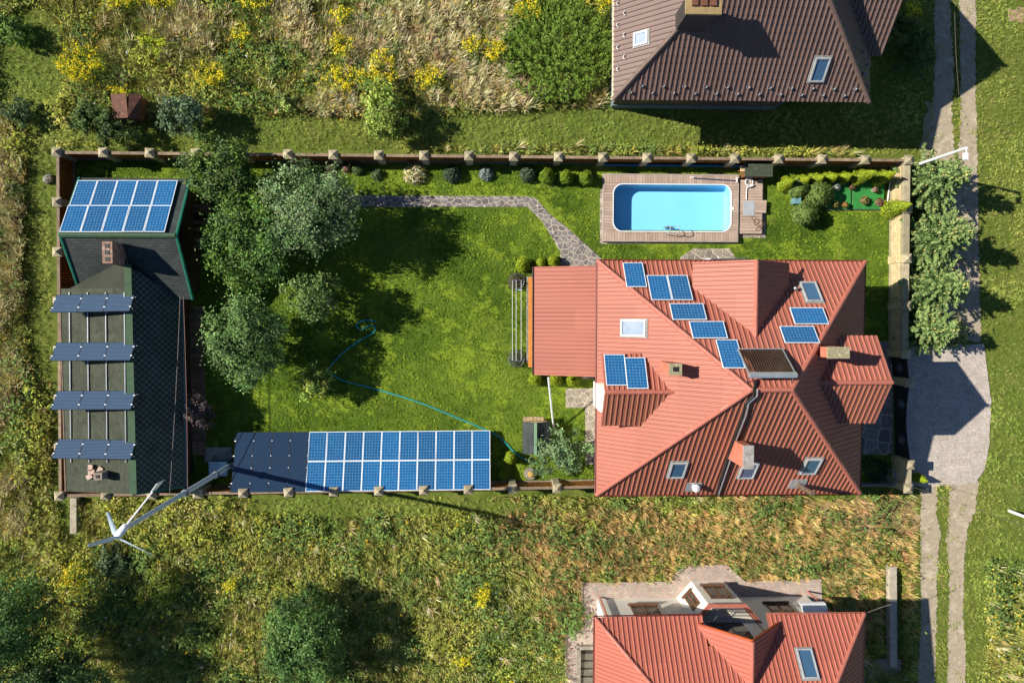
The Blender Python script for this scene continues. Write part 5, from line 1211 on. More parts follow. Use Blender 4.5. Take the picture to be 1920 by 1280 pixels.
for t in np.linspace(0, math.pi, 5)[:-1]: MB().tube([q+V((-0.19*math.sin(t), -0.48*math.cos(t), 0.55-0.43*math.sin(t))), q+V((0.19*math.sin(t), 0.48*math.cos(t), 0.55+0.43*math.sin(t)))], 0.014, 5).build('spoke', m_steel, o)
pm = P(1345, 486, 2.6); 
aw = thing('folded_parasols', flat(pm), 'white folded awning frame sticking out under the north eave', 'awning')
MB().tube([P(1318, 488, 3.6), P(1332, 486, 3.6)], 0.06, 6).build('cloth_roll', m_paint_white, aw); MB().tube([P(1332, 486, 3.6), P(1403, 484, 3.6)], 0.03, 5).build('bar', m_steel, aw); MB().tube([P(1345, 480, 3.5), P(1352, 490, 3.5)], 0.03, 5).build('bracket', m_paint_white, aw)

# ------------------------------------------------------------------ plants
def Pn(px, py, z=0.0):
    d = np.stack([(np.asarray(px)-960)/F, (640-np.asarray(py))/F, -np.ones(np.shape(px))], -1) @ np.array(ROT).T
    t = (H-z)/(-d[..., 2]); return np.stack([d[..., 0]*t, d[..., 1]*t, np.full(np.shape(px), z)], -1)
def unit(v): return v/np.maximum(np.linalg.norm(v, axis=-1, keepdims=True), 1e-9)
def leaf_quads(pos, nrm, L, W, rng, along=None):
    """diamond leaves: pos (N,3), facing nrm; along = direction of the midrib"""
    nrm = unit(nrm); r = rng.normal(size=pos.shape) if along is None else along
    t = unit(r-nrm*np.sum(r*nrm, -1, keepdims=True)); b = np.cross(nrm, t); L = np.asarray(L)[..., None]; W = np.asarray(W)[..., None]
    v = np.stack([pos-t*L*0.5, pos+b*W*0.5+t*L*0.05, pos+t*L*0.5, pos-b*W*0.5+t*L*0.05], 1); n = len(pos)
    return v.reshape(-1, 3), np.arange(n*4).reshape(n, 4)
m_leaf = leaf_mat('leaves'); m_needle = leaf_mat('needles', 0.15); m_weed = weed_mat('weeds')
def tint(base, n, rng, spread=0.22, hue=0.08):
    c = np.tile(np.array(base[:3]), (n, 1)); k = 1+spread*rng.normal(size=(n, 1)); c = c*np.clip(k, 0.4, 1.9); c *= 1+hue*rng.normal(size=(n, 3)); return np.clip(c, 0.003, 0.95)
def crown_mesh(name, c, R, nclump, nleaf, L, W, base, rng, alt=None, lump=0.25, up=0.5, shell=0.4, cr=0.125, mat=None):
    """leaf clumps spread through an uneven crown; returns mesh data (centred on c) and clump centres"""
    d = unit(rng.normal(size=(nclump, 3))); lob = unit(rng.normal(size=(9, 3))); amp = rng.uniform(-lump, lump, 9)
    rad = 1+np.sum(np.maximum(d @ lob.T, 0)**3*amp, 1); r = rng.random(nclump)**shell
    cen = d*(rad*r)[:, None]*np.array(R); cen[:, 2] = np.where(cen[:, 2] < -0.55*R[2], -0.55*R[2], cen[:, 2])
    kb = np.clip(1+0.30*rng.normal(size=nclump), 0.55, 1.9)*2.05; am = rng.random(nclump)
    per = int(nleaf*1.25)//nclump; idx = np.repeat(np.arange(nclump), per); N = len(idx)
    off = rng.normal(size=(N, 3))*cr*np.mean(R)*np.array([1, 1, 0.75])*np.clip(rng.normal(0.8, 0.3, (N, 1)), 0.2, 1.5)
    p = cen[idx]+off; nr = unit(p/np.array(R))*0.7+np.array([0, 0, up])+0.65*rng.normal(size=(N, 3))
    v, f = leaf_quads(p, nr, L*rng.uniform(0.6, 1.3, N), W*rng.uniform(0.6, 1.3, N), rng)
    col = tint(base, N, rng); 
    if alt is not None: col = np.where((am[idx] < 0.35)[:, None], tint(alt, N, rng), col)
    return np_mesh(name, v, f, mat or m_leaf, col*kb[idx][:, None]), cen
def tree(name, px, py, zc, R, label, cat, base, rng, alt=None, nclump=90, nleaf=9000, L=0.155, W=0.09, group=None, trunk_r=0.11, **kw):
    c = P(px, py, zc); o = thing(name, (c.x, c.y, 0), label, cat, group)
    me, cen = crown_mesh('crown', c, R, nclump, nleaf, L, W, base, rng, alt, **kw); link('crown', me, o, c)
    mb = MB(); fork = V((c.x, c.y, max(0.35, zc-R[2]*0.75))); mb.tube([V((c.x, c.y, -0.02)), V((c.x+0.04, c.y, fork.z*0.5)), fork, V((c.x, c.y, zc+R[2]*0.35))], [trunk_r*1.3, trunk_r, trunk_r*0.85, trunk_r*0.2], 8)
    for k in rng.choice(len(cen), min(16, len(cen)), replace=False):
        e = c+V(cen[k]); m = fork.lerp(e, 0.5)+V((0, 0, -0.1)); mb.tube([fork, m, e], [trunk_r*0.5, trunk_r*0.3, 0.012], 5)
    mb.build('trunk', m_bark, o); return o
r = RNG
tree('fruit_tree', 415, 322, 2.5, (2.05, 1.6, 1.3), 'dark green tree at the north fence overlapping the fence top', 'tree', (0.056, 0.094, 0.026), r, (0.075, 0.115, 0.022), nclump=110, nleaf=11000, lump=0.5)
tree('fruit_tree', 588, 400, 3.0, (2.65, 2.45, 1.7), 'large round silvery green tree, biggest crown in the garden', 'tree', (0.098, 0.142, 0.062), r, (0.065, 0.11, 0.036), nclump=170, nleaf=17000, lump=0.25)
tree('fruit_tree', 465, 465, 2.7, (2.25, 2.4, 1.5), 'mid green tree between the shed and the silvery tree', 'tree', (0.078, 0.135, 0.024), r, (0.052, 0.10, 0.026), nclump=140, nleaf=14000, lump=0.35)
tree('fruit_tree', 582, 553, 2.4, (1.6, 1.75, 1.15), 'small thin crowned tree below the silvery tree', 'tree', (0.080, 0.125, 0.034), r, nclump=75, nleaf=5600, lump=0.3, shell=0.7)
tree('fruit_tree', 460, 640, 2.7, (2.15, 2.15, 1.5), 'round dense green tree beside the walkway', 'tree', (0.092, 0.148, 0.046), r, (0.062, 0.112, 0.03), nclump=140, nleaf=14000, lump=0.2)
tree('fruit_tree', 597, 713, 1.3, (1.15, 1.0, 0.8), 'small yellow green tree beside the hose', 'tree', (0.16, 0.19, 0.035), r, (0.10, 0.15, 0.03), nclump=50, nleaf=3600, lump=0.4, shell=0.7)
tree('fruit_tree', 1055, 850, 1.6, (1.35, 1.2, 0.95), 'young loose tree between the well and the house', 'tree', (0.10, 0.15, 0.065), r, (0.075, 0.12, 0.05), nclump=60, nleaf=3800, lump=0.5, shell=0.75)
tree('purple_shrub', 372, 772, 1.6, (0.95, 1.1, 0.7), 'purple leaved shrub with pinkish tips by the shed walkway', 'shrub', (0.065, 0.05, 0.05), r, (0.15, 0.11, 0.105), nclump=40, nleaf=2400, L=0.11, W=0.06, lump=0.4, shell=0.7, trunk_r=0.05)
tree('sumac_tree', 562, 1204, 2.3, (2.3, 2.5, 1.6), 'large feathery blue green tree in the lower meadow', 'tree', (0.068, 0.122, 0.032), r, (0.045, 0.092, 0.022), nclump=130, nleaf=26000, L=0.17, W=0.07, lump=0.45)
tree('sumac_tree', 95, 1290, 3.6, (2.6, 2.0, 2.2), 'dark green tree at the bottom edge left of the feathery tree', 'tree', (0.05, 0.09, 0.03), r, (0.035, 0.07, 0.02), nclump=130, nleaf=13000, L=0.15, W=0.07, lump=0.6)
tree('sumac_tree', 5, 1190, 4.2, (2.8, 3.4, 2.8), 'dark green tree cut by the bottom left edge', 'tree', (0.045, 0.088, 0.022), r, (0.032, 0.066, 0.016), nclump=170, nleaf=17000, L=0.15, W=0.07, lump=0.7)
tree('meadow_shrub', 715, 210, 1.5, (1.2, 1.35, 1.1), 'light green rounded shrub in the northern meadow', 'shrub', (0.16, 0.20, 0.04), r, (0.12, 0.17, 0.035), nclump=70, nleaf=6000, lump=0.25, trunk_r=0.06)
tree('meadow_shrub', 338, 212, 1.4, (1.15, 1.15, 1.0), 'blue green shrub right of the rusty hut', 'shrub', (0.075, 0.11, 0.055), r, nclump=60, nleaf=5000, lump=0.3, trunk_r=0.06)
for k, (x, y, rr, lab) in enumerate(((40, 215, 0.9, 'dark shrub at the left edge of the northern meadow'), (165, 222, 1.0, 'dark leafy shrub left of the rusty hut'), (225, 242, 1.0, 'dark leafy shrub just below the rusty hut'), (205, 1050, 0.8, 'blue green shrub just below the turbine rotor'), (300, 1100, 1.2, 'yellow green shrub below the turbine in the lower meadow'),
                                     (1690, 60, 1.3, 'dark shrub in the shade right of the brown house'), (1712, 110, 1.1, 'dark leafy shrub beside the northern track'), (535, 190, 0.6, 'pale green sapling in the northern meadow'), (30, 60, 0.8, 'green shrub at the top left corner'))):
    tree('meadow_shrub', x, y, rr*0.75, (rr, rr, rr*0.75), lab, 'shrub', [(0.055, 0.085, 0.03), (0.05, 0.08, 0.02), (0.05, 0.08, 0.022), (0.075, 0.11, 0.05), (0.13, 0.16, 0.025), (0.06, 0.08, 0.02), (0.05, 0.085, 0.025), (0.18, 0.22, 0.06), (0.08, 0.13, 0.025)][k], r, nclump=40, nleaf=3200, L=0.12, W=0.07, lump=0.4, trunk_r=0.04)
# spiky green thicket beside the brown house
def spikes(name, px, py, Rx, Ry, n, hgt, label, base, tip, rng, cat='shrub'):
    c = P(px, py, 0); o = thing(name, c, label, cat); a = rng.uniform(0, 2*np.pi, n); q = np.sqrt(rng.random(n))
    bx = np.stack([q*np.cos(a)*Rx, q*np.sin(a)*Ry, np.zeros(n)], -1); dirv = unit(np.stack([bx[:, 0]*0.18, bx[:, 1]*0.18, np.ones(n)], -1)+0.12*rng.normal(size=(n, 3)))
    h = hgt*(1-0.45*q**2)*rng.uniform(0.75, 1.15, n); m = 16; ids = np.repeat(np.arange(n), m); s = np.tile(np.linspace(0.35, 1.0, m), n)
    p = bx[ids]+dirv[ids]*(h[ids]*s)[:, None]; out = rng.normal(size=(n*m, 3)); out[:, 2] = 0.35; out = unit(out); ln = 0.15*(1.25-s*0.75)
    p = p+out*ln[:, None]*0.5; nr = np.cross(out, rng.normal(size=out.shape)); nr = nr*np.sign(nr[:, 2:3]+1e-9); nr[:, 2] += 0.5
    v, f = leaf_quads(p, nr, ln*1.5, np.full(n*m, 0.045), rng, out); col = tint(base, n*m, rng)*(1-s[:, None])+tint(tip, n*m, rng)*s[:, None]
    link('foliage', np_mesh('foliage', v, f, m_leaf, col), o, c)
    st = MB()
    for k in range(0, n, 6): st.tube([c+V(bx[k]), c+V(bx[k]+dirv[k]*h[k]*0.9)], 0.01, 3)
    st.build('stem', m_bark, o)
spikes('goldenrod_thicket', 1042, 100, 2.9, 2.55, 900, 1.7, 'dense spiky bright green thicket left of the brown house', (0.095, 0.17, 0.025), (0.215, 0.33, 0.045), r)
GOLD = [(168, 128, 1.1, 1.0, 60), (407, 150, 0.8, 0.6, 30), (240, 8, 1.2, 0.6, 40), (315, 10, 0.8, 0.5, 26), (490, 12, 0.8, 0.5, 26), (655, 160, 1.2, 0.7, 36), (722, 140, 0.8, 1.0, 36), (645, 40, 0.45, 0.6, 16), (805, 152, 0.8, 0.5, 24), (925, 105, 0.6, 0.5, 22), (985, 22, 0.9, 0.9, 40), (885, 95, 0.5, 0.4, 14),
        (300, 92, 0.8, 0.7, 22), (465, 75, 0.5, 0.4, 12), (160, 1072, 0.7, 0.8, 22), (440, 1085, 0.4, 0.3, 10), (905, 1105, 0.45, 0.6, 20), (948, 1274, 0.7, 0.4, 20), (870, 1225, 0.4, 0.25, 9), (1695, 30, 0.4, 0.5, 10), (1120, 15, 0.5, 0.4, 12), (240, 180, 0.5, 0.3, 8), (645, 95, 0.6, 0.6, 20)]
for k, (x, y, rx, ry, n) in enumerate(GOLD):
    c = P(x, y, 0); n = int(n*1.5)
    lab = 'yellow flowering goldenrod clump ' + ('left of the rusty hut', 'right of the rusty hut', 'at the top edge, left one', 'at the top edge, second from left', 'at the top edge, third from left', 'left of the round light shrub', 'just above the round light shrub', 'highest small one in the middle meadow', 'right of the round light shrub', 'left of the spiky thicket, brighter one', 'above the spiky thicket', 'left of the spiky thicket, paler one', 'above and left of the rusty hut, pale one', 'in the middle of the upper meadow, orange one', 'below the turbine rotor', 'right of the turbine in the lower meadow', 'left of the paved house, tall one', 'at the bottom edge near the paved house', 'in pairs near the bottom edge', 'beside the brown gable', 'above the thicket near the brown eave', 'behind the rusty hut', 'between the tall grasses')[k]
    o = thing('goldenrod', c, lab, 'flowers', 'goldenrod clumps'); a = r.uniform(0, 2*np.pi, n); q = np.sqrt(r.random(n)); bx = np.stack([q*np.cos(a)*rx, q*np.sin(a)*ry, np.zeros(n)], -1)
    hh = r.uniform(0.8, 1.25, n); m = 14; ids = np.repeat(np.arange(n), m); top = bx.copy(); top[:, 2] = hh; lean = r.normal(size=(n, 3))*[0.15, 0.15, 0]
    s = np.tile(np.linspace(0, 1, m), n); p = top[ids]+lean[ids]*s[:, None]+r.normal(size=(n*m, 3))*np.array([0.07, 0.07, 0.05]); p[:, 2] -= 0.12*s
    v1, f1 = leaf_quads(p, r.normal(size=p.shape)+[0, 0, 1.2], r.uniform(0.05, 0.11, n*m), r.uniform(0.03, 0.05, n*m), r); c1 = tint((0.86, 0.66, 0.03) if k not in (12,) else (0.55, 0.62, 0.04), n*m, r, 0.2)
    m2 = 14; ids = np.repeat(np.arange(n), m2); s = np.tile(np.linspace(0.2, 0.9, m2), n); p = bx[ids]*[1, 1, 0]+r.normal(size=(n*m2, 3))*[0.1, 0.1, 0.02]; p[:, 2] = hh[ids]*s
    v2, f2 = leaf_quads(p, r.normal(size=p.shape)+[0, 0, 1], np.full(n*m2, 0.13), np.full(n*m2, 0.04), r); c2 = tint((0.20, 0.28, 0.035), n*m2, r)
    link('flower_head', np_mesh('flower_head', v1, f1, m_weed, c1), o, c)['kind'] = 'stuff'; link('foliage', np_mesh('foliage', v2, f2, m_weed, c2), o, c)

# clipped thuja and round bushes
def thuja(px, py, R, h, label, base, rng, name='thuja', shape='cone', n=2600, L=0.085, W=0.03, cat='shrub', group=None):
    """px,py: its foot. upright sprays over a cone, an egg or a ball"""
    c = P(px, py, 0); o = thing(name, c, label, cat, group); t = rng.random(n); a = rng.uniform(0, 2*np.pi, n)
    if shape == 'cone': rad = R*np.where(t < 0.25, 0.75+t, (1-(t-0.25)/0.75)**0.75); z = t*h
    elif shape == 'egg': rad = R*np.sqrt(np.maximum(0, 1-(2*t**0.85-1)**2))*(1.05-0.2*t); z = t*h
    else: ph = np.arccos(1-1.75*t); rad = R*np.sin(ph); z = h-R*0.9+R*0.9*np.cos(ph)
    w = 1+0.10*np.sin(3*a+7*t)+0.08*np.sin(7*a-11*t+1); rad = rad*w*rng.uniform(0.8, 1.04, n); p = np.stack([rad*np.cos(a), rad*np.sin(a), np.maximum(z, 0.02)], -1)
    if shape == 'cone' and False: p = p
    out = np.stack([np.cos(a), np.sin(a), 0.5+0*a], -1)+0.45*rng.normal(size=(n, 3)); al = np.stack([np.cos(a)*0.5, np.sin(a)*0.5, np.ones(n)], -1)+0.3*rng.normal(size=(n, 3))
    v, f = leaf_quads(p, out, L*rng.uniform(0.7, 1.4, n), W*rng.uniform(0.8, 1.4, n), rng, al)
    link('foliage', np_mesh('foliage', v, f, m_needle, tint(base, n, rng, 0.2)), o, c)
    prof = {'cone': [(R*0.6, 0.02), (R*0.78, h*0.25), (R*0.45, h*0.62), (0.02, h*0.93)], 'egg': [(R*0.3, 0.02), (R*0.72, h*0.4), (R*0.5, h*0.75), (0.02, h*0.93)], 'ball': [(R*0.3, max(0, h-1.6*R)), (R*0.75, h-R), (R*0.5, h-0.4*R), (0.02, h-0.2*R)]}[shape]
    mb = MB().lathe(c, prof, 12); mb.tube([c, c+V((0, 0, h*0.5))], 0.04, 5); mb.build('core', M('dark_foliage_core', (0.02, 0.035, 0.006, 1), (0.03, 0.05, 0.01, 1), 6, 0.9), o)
    return o
LIME = (0.27, 0.35, 0.018); LG = (0.18, 0.27, 0.02); DG = (0.045, 0.075, 0.025)
for x, y, R, h, lab in ((1466, 347, 0.42, 1.5, 'first lime thuja in the hedge right of the pump box'), (1498, 342, 0.36, 1.3, 'second lime thuja in the hedge right of the pump box'), (1522, 340, 0.38, 1.4, 'third lime thuja in the hedge right of the pump box'), (1547, 338, 0.38, 1.4, 'fourth lime thuja in the hedge right of the pump box'), (1573, 337, 0.36, 1.4, 'fifth lime thuja behind the grey tub'), (1600, 337, 0.40, 2.3, 'tall pointed lime thuja leaning over the fence near the turf'), (1637, 338, 0.42, 2.2, 'tall pointed lime thuja nearest the corner of the fence')):
    thuja(x, y, R, h, lab, LIME, r)
thuja(1660, 395, 0.50, 2.4, 'pointed lime thuja standing alone below the turf beds', LIME, r, n=3400); thuja(1716, 893, 0.30, 1.1, 'small lime thuja outside the wall beside the driveway', LIME, r)
for x, y, R, h, lab in ((980, 497, 0.40, 0.9, 'large lime ball bush at the upper terrace corner'), (1014, 494, 0.28, 0.6, 'middle small lime ball bush above the terrace'), (1037, 491, 0.33, 0.65, 'right lime ball bush above the terrace beside the path'), (1003, 709, 0.38, 0.9, 'left lime ball bush below the terrace'), (1040, 711, 0.36, 0.9, 'middle lime ball bush below the terrace'), (1071, 712, 0.34, 0.9, 'right lime ball bush below the terrace beside the steps'), (957, 855, 0.33, 0.95, 'lime egg shaped bush right of the ground array')):
    thuja(x, y, R, h, lab, LIME, r, 'ball_bush', 'egg', 2200)
for x, y, R, h, lab in ((1024, 333, 0.42, 1.0, 'left of three lime thujas at the north fence'), (1060, 335, 0.38, 1.0, 'middle of three lime thujas at the north fence'), (1097, 336, 0.40, 1.0, 'right of three lime thujas at the north fence beside the pool')):
    thuja(x, y, R, h, lab, LG, r, 'thuja', 'egg', 2400)
for x, y, R, h, lab in ((1490, 358, 0.52, 0.95, 'glossy round bush behind the teal planter'), (1527, 366, 0.72, 1.2, 'largest glossy round bush beside the turf beds'), (1500, 404, 0.66, 1.2, 'glossy round bush below the teal planter')):
    thuja(x, y, R, h, lab, (0.15, 0.22, 0.05), r, 'round_bush', 'ball', 3600, 0.10, 0.06)
def bush(px, py, R, h, label, base, rng, alt=None, n=1500, L=0.13, W=0.07, name='flower_bush', cat='shrub', along=False):
    c = P(px, py, 0); o = thing(name, c, label, cat); d = unit(rng.normal(size=(n, 3))); d[:, 2] = np.abs(d[:, 2])*0.9+0.05; q = rng.random((n, 1))**0.4; p = d*q*np.array([R, R, h])
    v, f = leaf_quads(p, d+0.5*rng.normal(size=(n, 3))+[0, 0, 0.4], L*rng.uniform(0.7, 1.3, n), W*rng.uniform(0.7, 1.3, n), rng, d if along else None); col = tint(base, n, rng, 0.18)
    if alt is not None: col = np.where((rng.random(n) < 0.45)[:, None], tint(alt, n, rng, 0.12), col)
    link('foliage', np_mesh('foliage', v, f, m_leaf, col), o, c)
    st = MB()
    for k in range(7): e = d[k]*np.array([R, R, h])*0.8; st.tube([c, c+V(e)], 0.012, 4)
    st.build('stem', m_bark, o); return o
bush(778, 326, 0.66, 0.6, 'cream and white flowering bush at the north fence', (0.34, 0.34, 0.08), r, (0.78, 0.72, 0.50), 900, 0.17, 0.085, along=True)
bush(848, 327, 0.52, 0.75, 'dark blue green bush right of the cream flowering bush', (0.07, 0.11, 0.06), r, (0.05, 0.085, 0.045), 1300); bush(912, 327, 0.40, 0.4, 'small silvery blue hosta at the north fence', (0.16, 0.22, 0.20), r, (0.30, 0.34, 0.34), 600, 0.15, 0.08, along=True)
bush(990, 328, 0.48, 0.75, 'dark bush left of the three thujas', (0.05, 0.085, 0.035), r, (0.11, 0.14, 0.09), 1300); bush(672, 317, 0.38, 0.45, 'green bush near the north fence beside the silvery tree', (0.10, 0.16, 0.05), r, None, 700); bush(651, 316, 0.28, 0.4, 'pink flowering bush at the north fence', (0.07, 0.11, 0.03), r, (0.50, 0.22, 0.20), 500, 0.10, 0.07); bush(708, 328, 0.35, 0.4, 'thin grey green bush at the north fence', (0.09, 0.14, 0.05), r, None, 350); bush(620, 316, 0.35, 0.5, 'reddish flowering bush behind the silvery tree', (0.06, 0.1, 0.03), r, (0.45, 0.12, 0.12), 400, 0.08, 0.06)
bush(968, 528, 0.5, 0.65, 'brownish ornamental grass at the upper clothes line post', (0.16, 0.14, 0.08), r, (0.08, 0.09, 0.05), 700, 0.22, 0.03, 'ornamental_grass', 'grass', True); bush(968, 672, 0.5, 0.65, 'green ornamental grass at the lower clothes line post', (0.09, 0.12, 0.06), r, (0.15, 0.17, 0.11), 700, 0.22, 0.03, 'ornamental_grass', 'grass', True)
bush(1640, 880, 0.7, 0.6, 'dark bush in the shaded corner by the gate', (0.05, 0.08, 0.03), r, None, 900); bush(1628, 870, 0.5, 0.9, 'second dark bush in the shaded corner beside the house wall', (0.06, 0.10, 0.02), r, None, 800)
for x, y, rr, c1, lab, pc in POTS:
    q = P(x, y, 0.18); o = thing('flower_pot', q, lab, 'flower pot'); MB().lathe(q, [(rr*0.6, 0), (rr*0.9, 0.22), (rr*0.95, 0.25), (rr*0.8, 0.24)], 14).build('pot', M('pot_'+lab.split()[0]+lab.split()[1], c1, tuple(v*0.75 for v in c1[:3])+(1,), 4, 0.8), o)
    n = 120; d = unit(r.normal(size=(n, 3))); d[:, 2] = np.abs(d[:, 2]); v, f = leaf_quads(d*np.array([rr, rr, rr*0.8])*r.random((n, 1))**0.5+[0, 0, 0.25], d+[0, 0, 0.5], np.full(n, 0.10), np.full(n, 0.06), r)
    link('plant', np_mesh('plant', v, f, m_leaf, np.where((r.random(n) < 0.5)[:, None], tint(pc, n, r), tint((0.08, 0.12, 0.03), n, r))), o, q)

# korean firs along the east wall
def fir(px, py, h, R, label, rng):
    c = P(px, py, 0); o = thing('fir_tree', c, label, 'tree', 'fir trees along the east wall'); MB().tube([c, c+V((0, 0, h*0.97))], [0.10, 0.015], 7).build('trunk', m_bark, o)
    vs, fs, cs, k = [], [], [], 0; levels = 17; cn = []
    for i in range(levels):
        t = i/(levels-1); z = 0.25+(h-0.35)*t; bl = R*(1-t)**0.85*rng.uniform(0.8, 1.15)+0.2; nb = int(13-6*t)
        for j in range(nb):
            a = 2*np.pi*(j+rng.random()*0.8)/nb; L = bl*rng.uniform(0.6, 1.2); d = np.array([np.cos(a), np.sin(a), 0.22+0.3*t]); d /= np.linalg.norm(d); m = int(12+40*L)
            s = rng.random(m)**0.75; side = np.array([-np.sin(a), np.cos(a), 0]); wid = 0.24*L*(1.05-s); lat = rng.uniform(-1, 1, m)*wid
            p = np.array([0, 0, z])+d*(s*L)[:, None]+side*lat[:, None]+np.array([0, 0, 1])*(rng.normal(size=m)*0.03)[:, None]
            al = d+side*np.sign(lat)[:, None]*0.7+rng.normal(size=(m, 3))*0.25; nr = np.array([0, 0, 1.0])+0.4*rng.normal(size=(m, 3))
            v, f = leaf_quads(p, nr, rng.uniform(0.15, 0.28, m), rng.uniform(0.05, 0.085, m), rng, al); vs.append(v); fs.append(f+k); k += len(v)
            tipm = (s > 0.72)[:, None]; cs.append(np.where(tipm, tint((0.25, 0.345, 0.115), m, rng, 0.18), tint((0.10, 0.17, 0.05), m, rng, 0.2)))
            if rng.random() < 0.55: cn.append(np.array([0, 0, z+0.07])+d*L*rng.uniform(0.3, 0.9)+side*rng.uniform(-.15, .15)*L)
    link('foliage', np_mesh('foliage', np.concatenate(vs), np.concatenate(fs), m_needle, np.concatenate(cs)), o, c)
    mb = MB()
    for q in cn: mb.lathe(c+V(q), [(0.022, -0.05), (0.036, 0), (0.030, 0.05), (0.01, 0.08)], 5)
    cb = mb.build('cones', M('yellow_green_cone', srgb(206, 196, 120), srgb(184, 170, 96), 6, 0.7), o); cb['kind'] = 'stuff'
for x, y, h, R, lab in ((1720, 350, 4.0, 1.7, 'blue green fir with yellow cones nearest the street lamp, first in the row'), (1724, 450, 4.1, 1.75, 'blue green fir with yellow cones, second from the street lamp'), (1720, 540, 3.9, 1.65, 'blue green fir with yellow cones, third from the street lamp'), (1714, 615, 3.4, 1.4, 'blue green fir with yellow cones beside the driveway, last in the row')):
    fir(x, y, h, R, lab, r)

# ------------------------------------------------------------------ meadow and lawn grass
def tuft(nb, h, spread, w, rng, bend=0.5, wind=(0, 0)):
    V_, F_ = [], []
    for i in range(nb):
        a = rng.uniform(0, 2*np.pi); b0 = rng.uniform(0, 0.25)*spread; hh = h*rng.uniform(0.6, 1.15); ln = spread*rng.uniform(0.4, 1.2); d = np.array([np.cos(a), np.sin(a), 0]); s = np.array([-np.sin(a), np.cos(a), 0])*w
        base = d*b0; tip = base+d*ln+np.array([wind[0]*hh, wind[1]*hh, hh]); mid = base+(tip-base)*0.55+np.array([0, 0, hh*0.16*bend]); k = len(V_)
        V_ += [base-s, base+s, mid+s*0.9, mid-s*0.9, tip+s*0.25, tip-s*0.25]; F_ += [(k, k+1, k+2, k+3), (k+3, k+2, k+4, k+5)]
    return np.array(V_), np.array(F_), rng.uniform(0.8, 1.2, len(F_))
def rosette(nl, R, h, L, W, rng):
    d = unit(rng.normal(size=(nl, 3))); d[:, 2] = np.abs(d[:, 2]); p = d*np.array([R, R, h])*(rng.random((nl, 1))**0.4); p[:, 2] += 0.03
    v, f = leaf_quads(p, d*0.6+np.array([0, 0, 0.9])+0.45*rng.normal(size=(nl, 3)), L*rng.uniform(0.6, 1.3, nl), W*rng.uniform(0.7, 1.3, nl), rng); return v, f, rng.uniform(0.65, 1.3, nl)
def scatter(name, tmpl, pos, sc, col, mat, label, rng, zs=None):
    vs, fs, cs, k = [], [], [], 0; pick = rng.integers(0, len(tmpl), len(pos))
    for i, (tv, tf, tcf) in enumerate(tmpl):
        m = pick == i; n = int(m.sum())
        if not n: continue
        a = rng.normal(0, 0.75, n) if zs == 'wind' else rng.uniform(0, 2*np.pi, n); ca, sa = np.cos(a), np.sin(a); s = sc[m]
        x = (tv[None, :, 0]*ca[:, None]-tv[None, :, 1]*sa[:, None])*s[:, None]; y = (tv[None, :, 0]*sa[:, None]+tv[None, :, 1]*ca[:, None])*s[:, None]; z = np.broadcast_to(tv[None, :, 2], x.shape)*s[:, None]
        v = np.stack([x, y, z], -1)+pos[m][:, None, :]; vs.append(v.reshape(-1, 3)); fs.append((tf[None]+(np.arange(n)*len(tv))[:, None, None]).reshape(-1, 4)+k); k += n*len(tv)
        cs.append((col[m][:, None, :]*tcf[None, :, None]).reshape(-1, 3))
    o = link(name, np_mesh(name, np.concatenate(vs), np.concatenate(fs), mat, np.clip(np.concatenate(cs), 0.003, 0.9))); return tag(o, label, None, None, 'stuff')
GARDEN = [(96, 276), (1716, 292), (1716, 640), (1716, 925), (1612, 925), (1110, 930), (98, 940)]
def outside(px, py, m=0):
    k = ~inpoly(px, py, GARDEN)
    for q in ([(1132, -60), (1640, -60), (1640, 100), (1590, 205), (1132, 205)], [(1056, 1178), (1090, 1178), (1086, 1088), (1250, 1086), (1284, 1056), (1364, 1056), (1398, 1087), (1545, 1083), (1545, 1400), (1056, 1400)], DRIVE, [(205, 175), (268, 175), (258, 223), (212, 223)], [(1650, 1055), (1690, 1055), (1690, 1255), (1650, 1255)], [(114, 930), (149, 930), (149, 1004), (114, 1004)], [(380, 835), (436, 835), (436, 905), (380, 905)]): k &= ~inpoly(px, py, q)
    rn = vnoise(px, py, 9, 31)*0.6+vnoise(px, py, 26, 32)*0.4; worn = RNG.random(len(px)) < np.clip((rn-0.56)*4, 0.015, 0.6)
    for q in ROAD: k &= ~inpoly(px, py, q) | worn
    k &= ((px-1040)/98)**2+((py-92)/88)**2 > 1        # the thicket stands here
    for x, y, rx, ry, n in GOLD: k &= (((px-x)/(rx*30))**2+((py-y)/(ry*30))**2 > 1) | (RNG.random(len(px)) < 0.35)
    return k
def blob(px, py, L):
    m = np.zeros(np.shape(px))
    for x, y, a, b in L: m = np.maximum(m, np.clip(1.6-((px-x)/a)**2-((py-y)/b)**2, 0, 1))
    return m
DRYB = [(830, 85, 190, 105), (990, 185, 150, 35), (590, 55, 75, 60), (330, 60, 80, 45), (18, 390, 34, 120), (15, 590, 30, 80), (22, 740, 26, 60), (30, 930, 40, 60), (620, 190, 40, 30), (250, 60, 50, 30)]
GOLDB = [(1260, 1015, 270, 65), (1480, 1030, 190, 85), (1620, 1060, 110, 120), (1060, 1120, 45, 80), (1060, 1000, 130, 50)]
SHORT = [(560, 250, 470, 32), (1250, 238, 500, 34), (1500, 250, 330, 30), (720, 948, 260, 20), (1875, 300, 70, 700), (80, 460, 30, 260), (60, 130, 60, 110), (1690, 200, 90, 120)]
NS = 110000
px = RNG.uniform(-50, 1970, NS); py = RNG.uniform(-50, 1330, NS); ok = outside(px, py); px, py = px[ok], py[ok]
short = blob(px, py, SHORT); n1 = vnoise(px, py, 55, 1); n2 = vnoise(px, py, 22, 2); n3 = vnoise(px, py, 120, 3); n4 = vnoise(px, py, 9, 4)
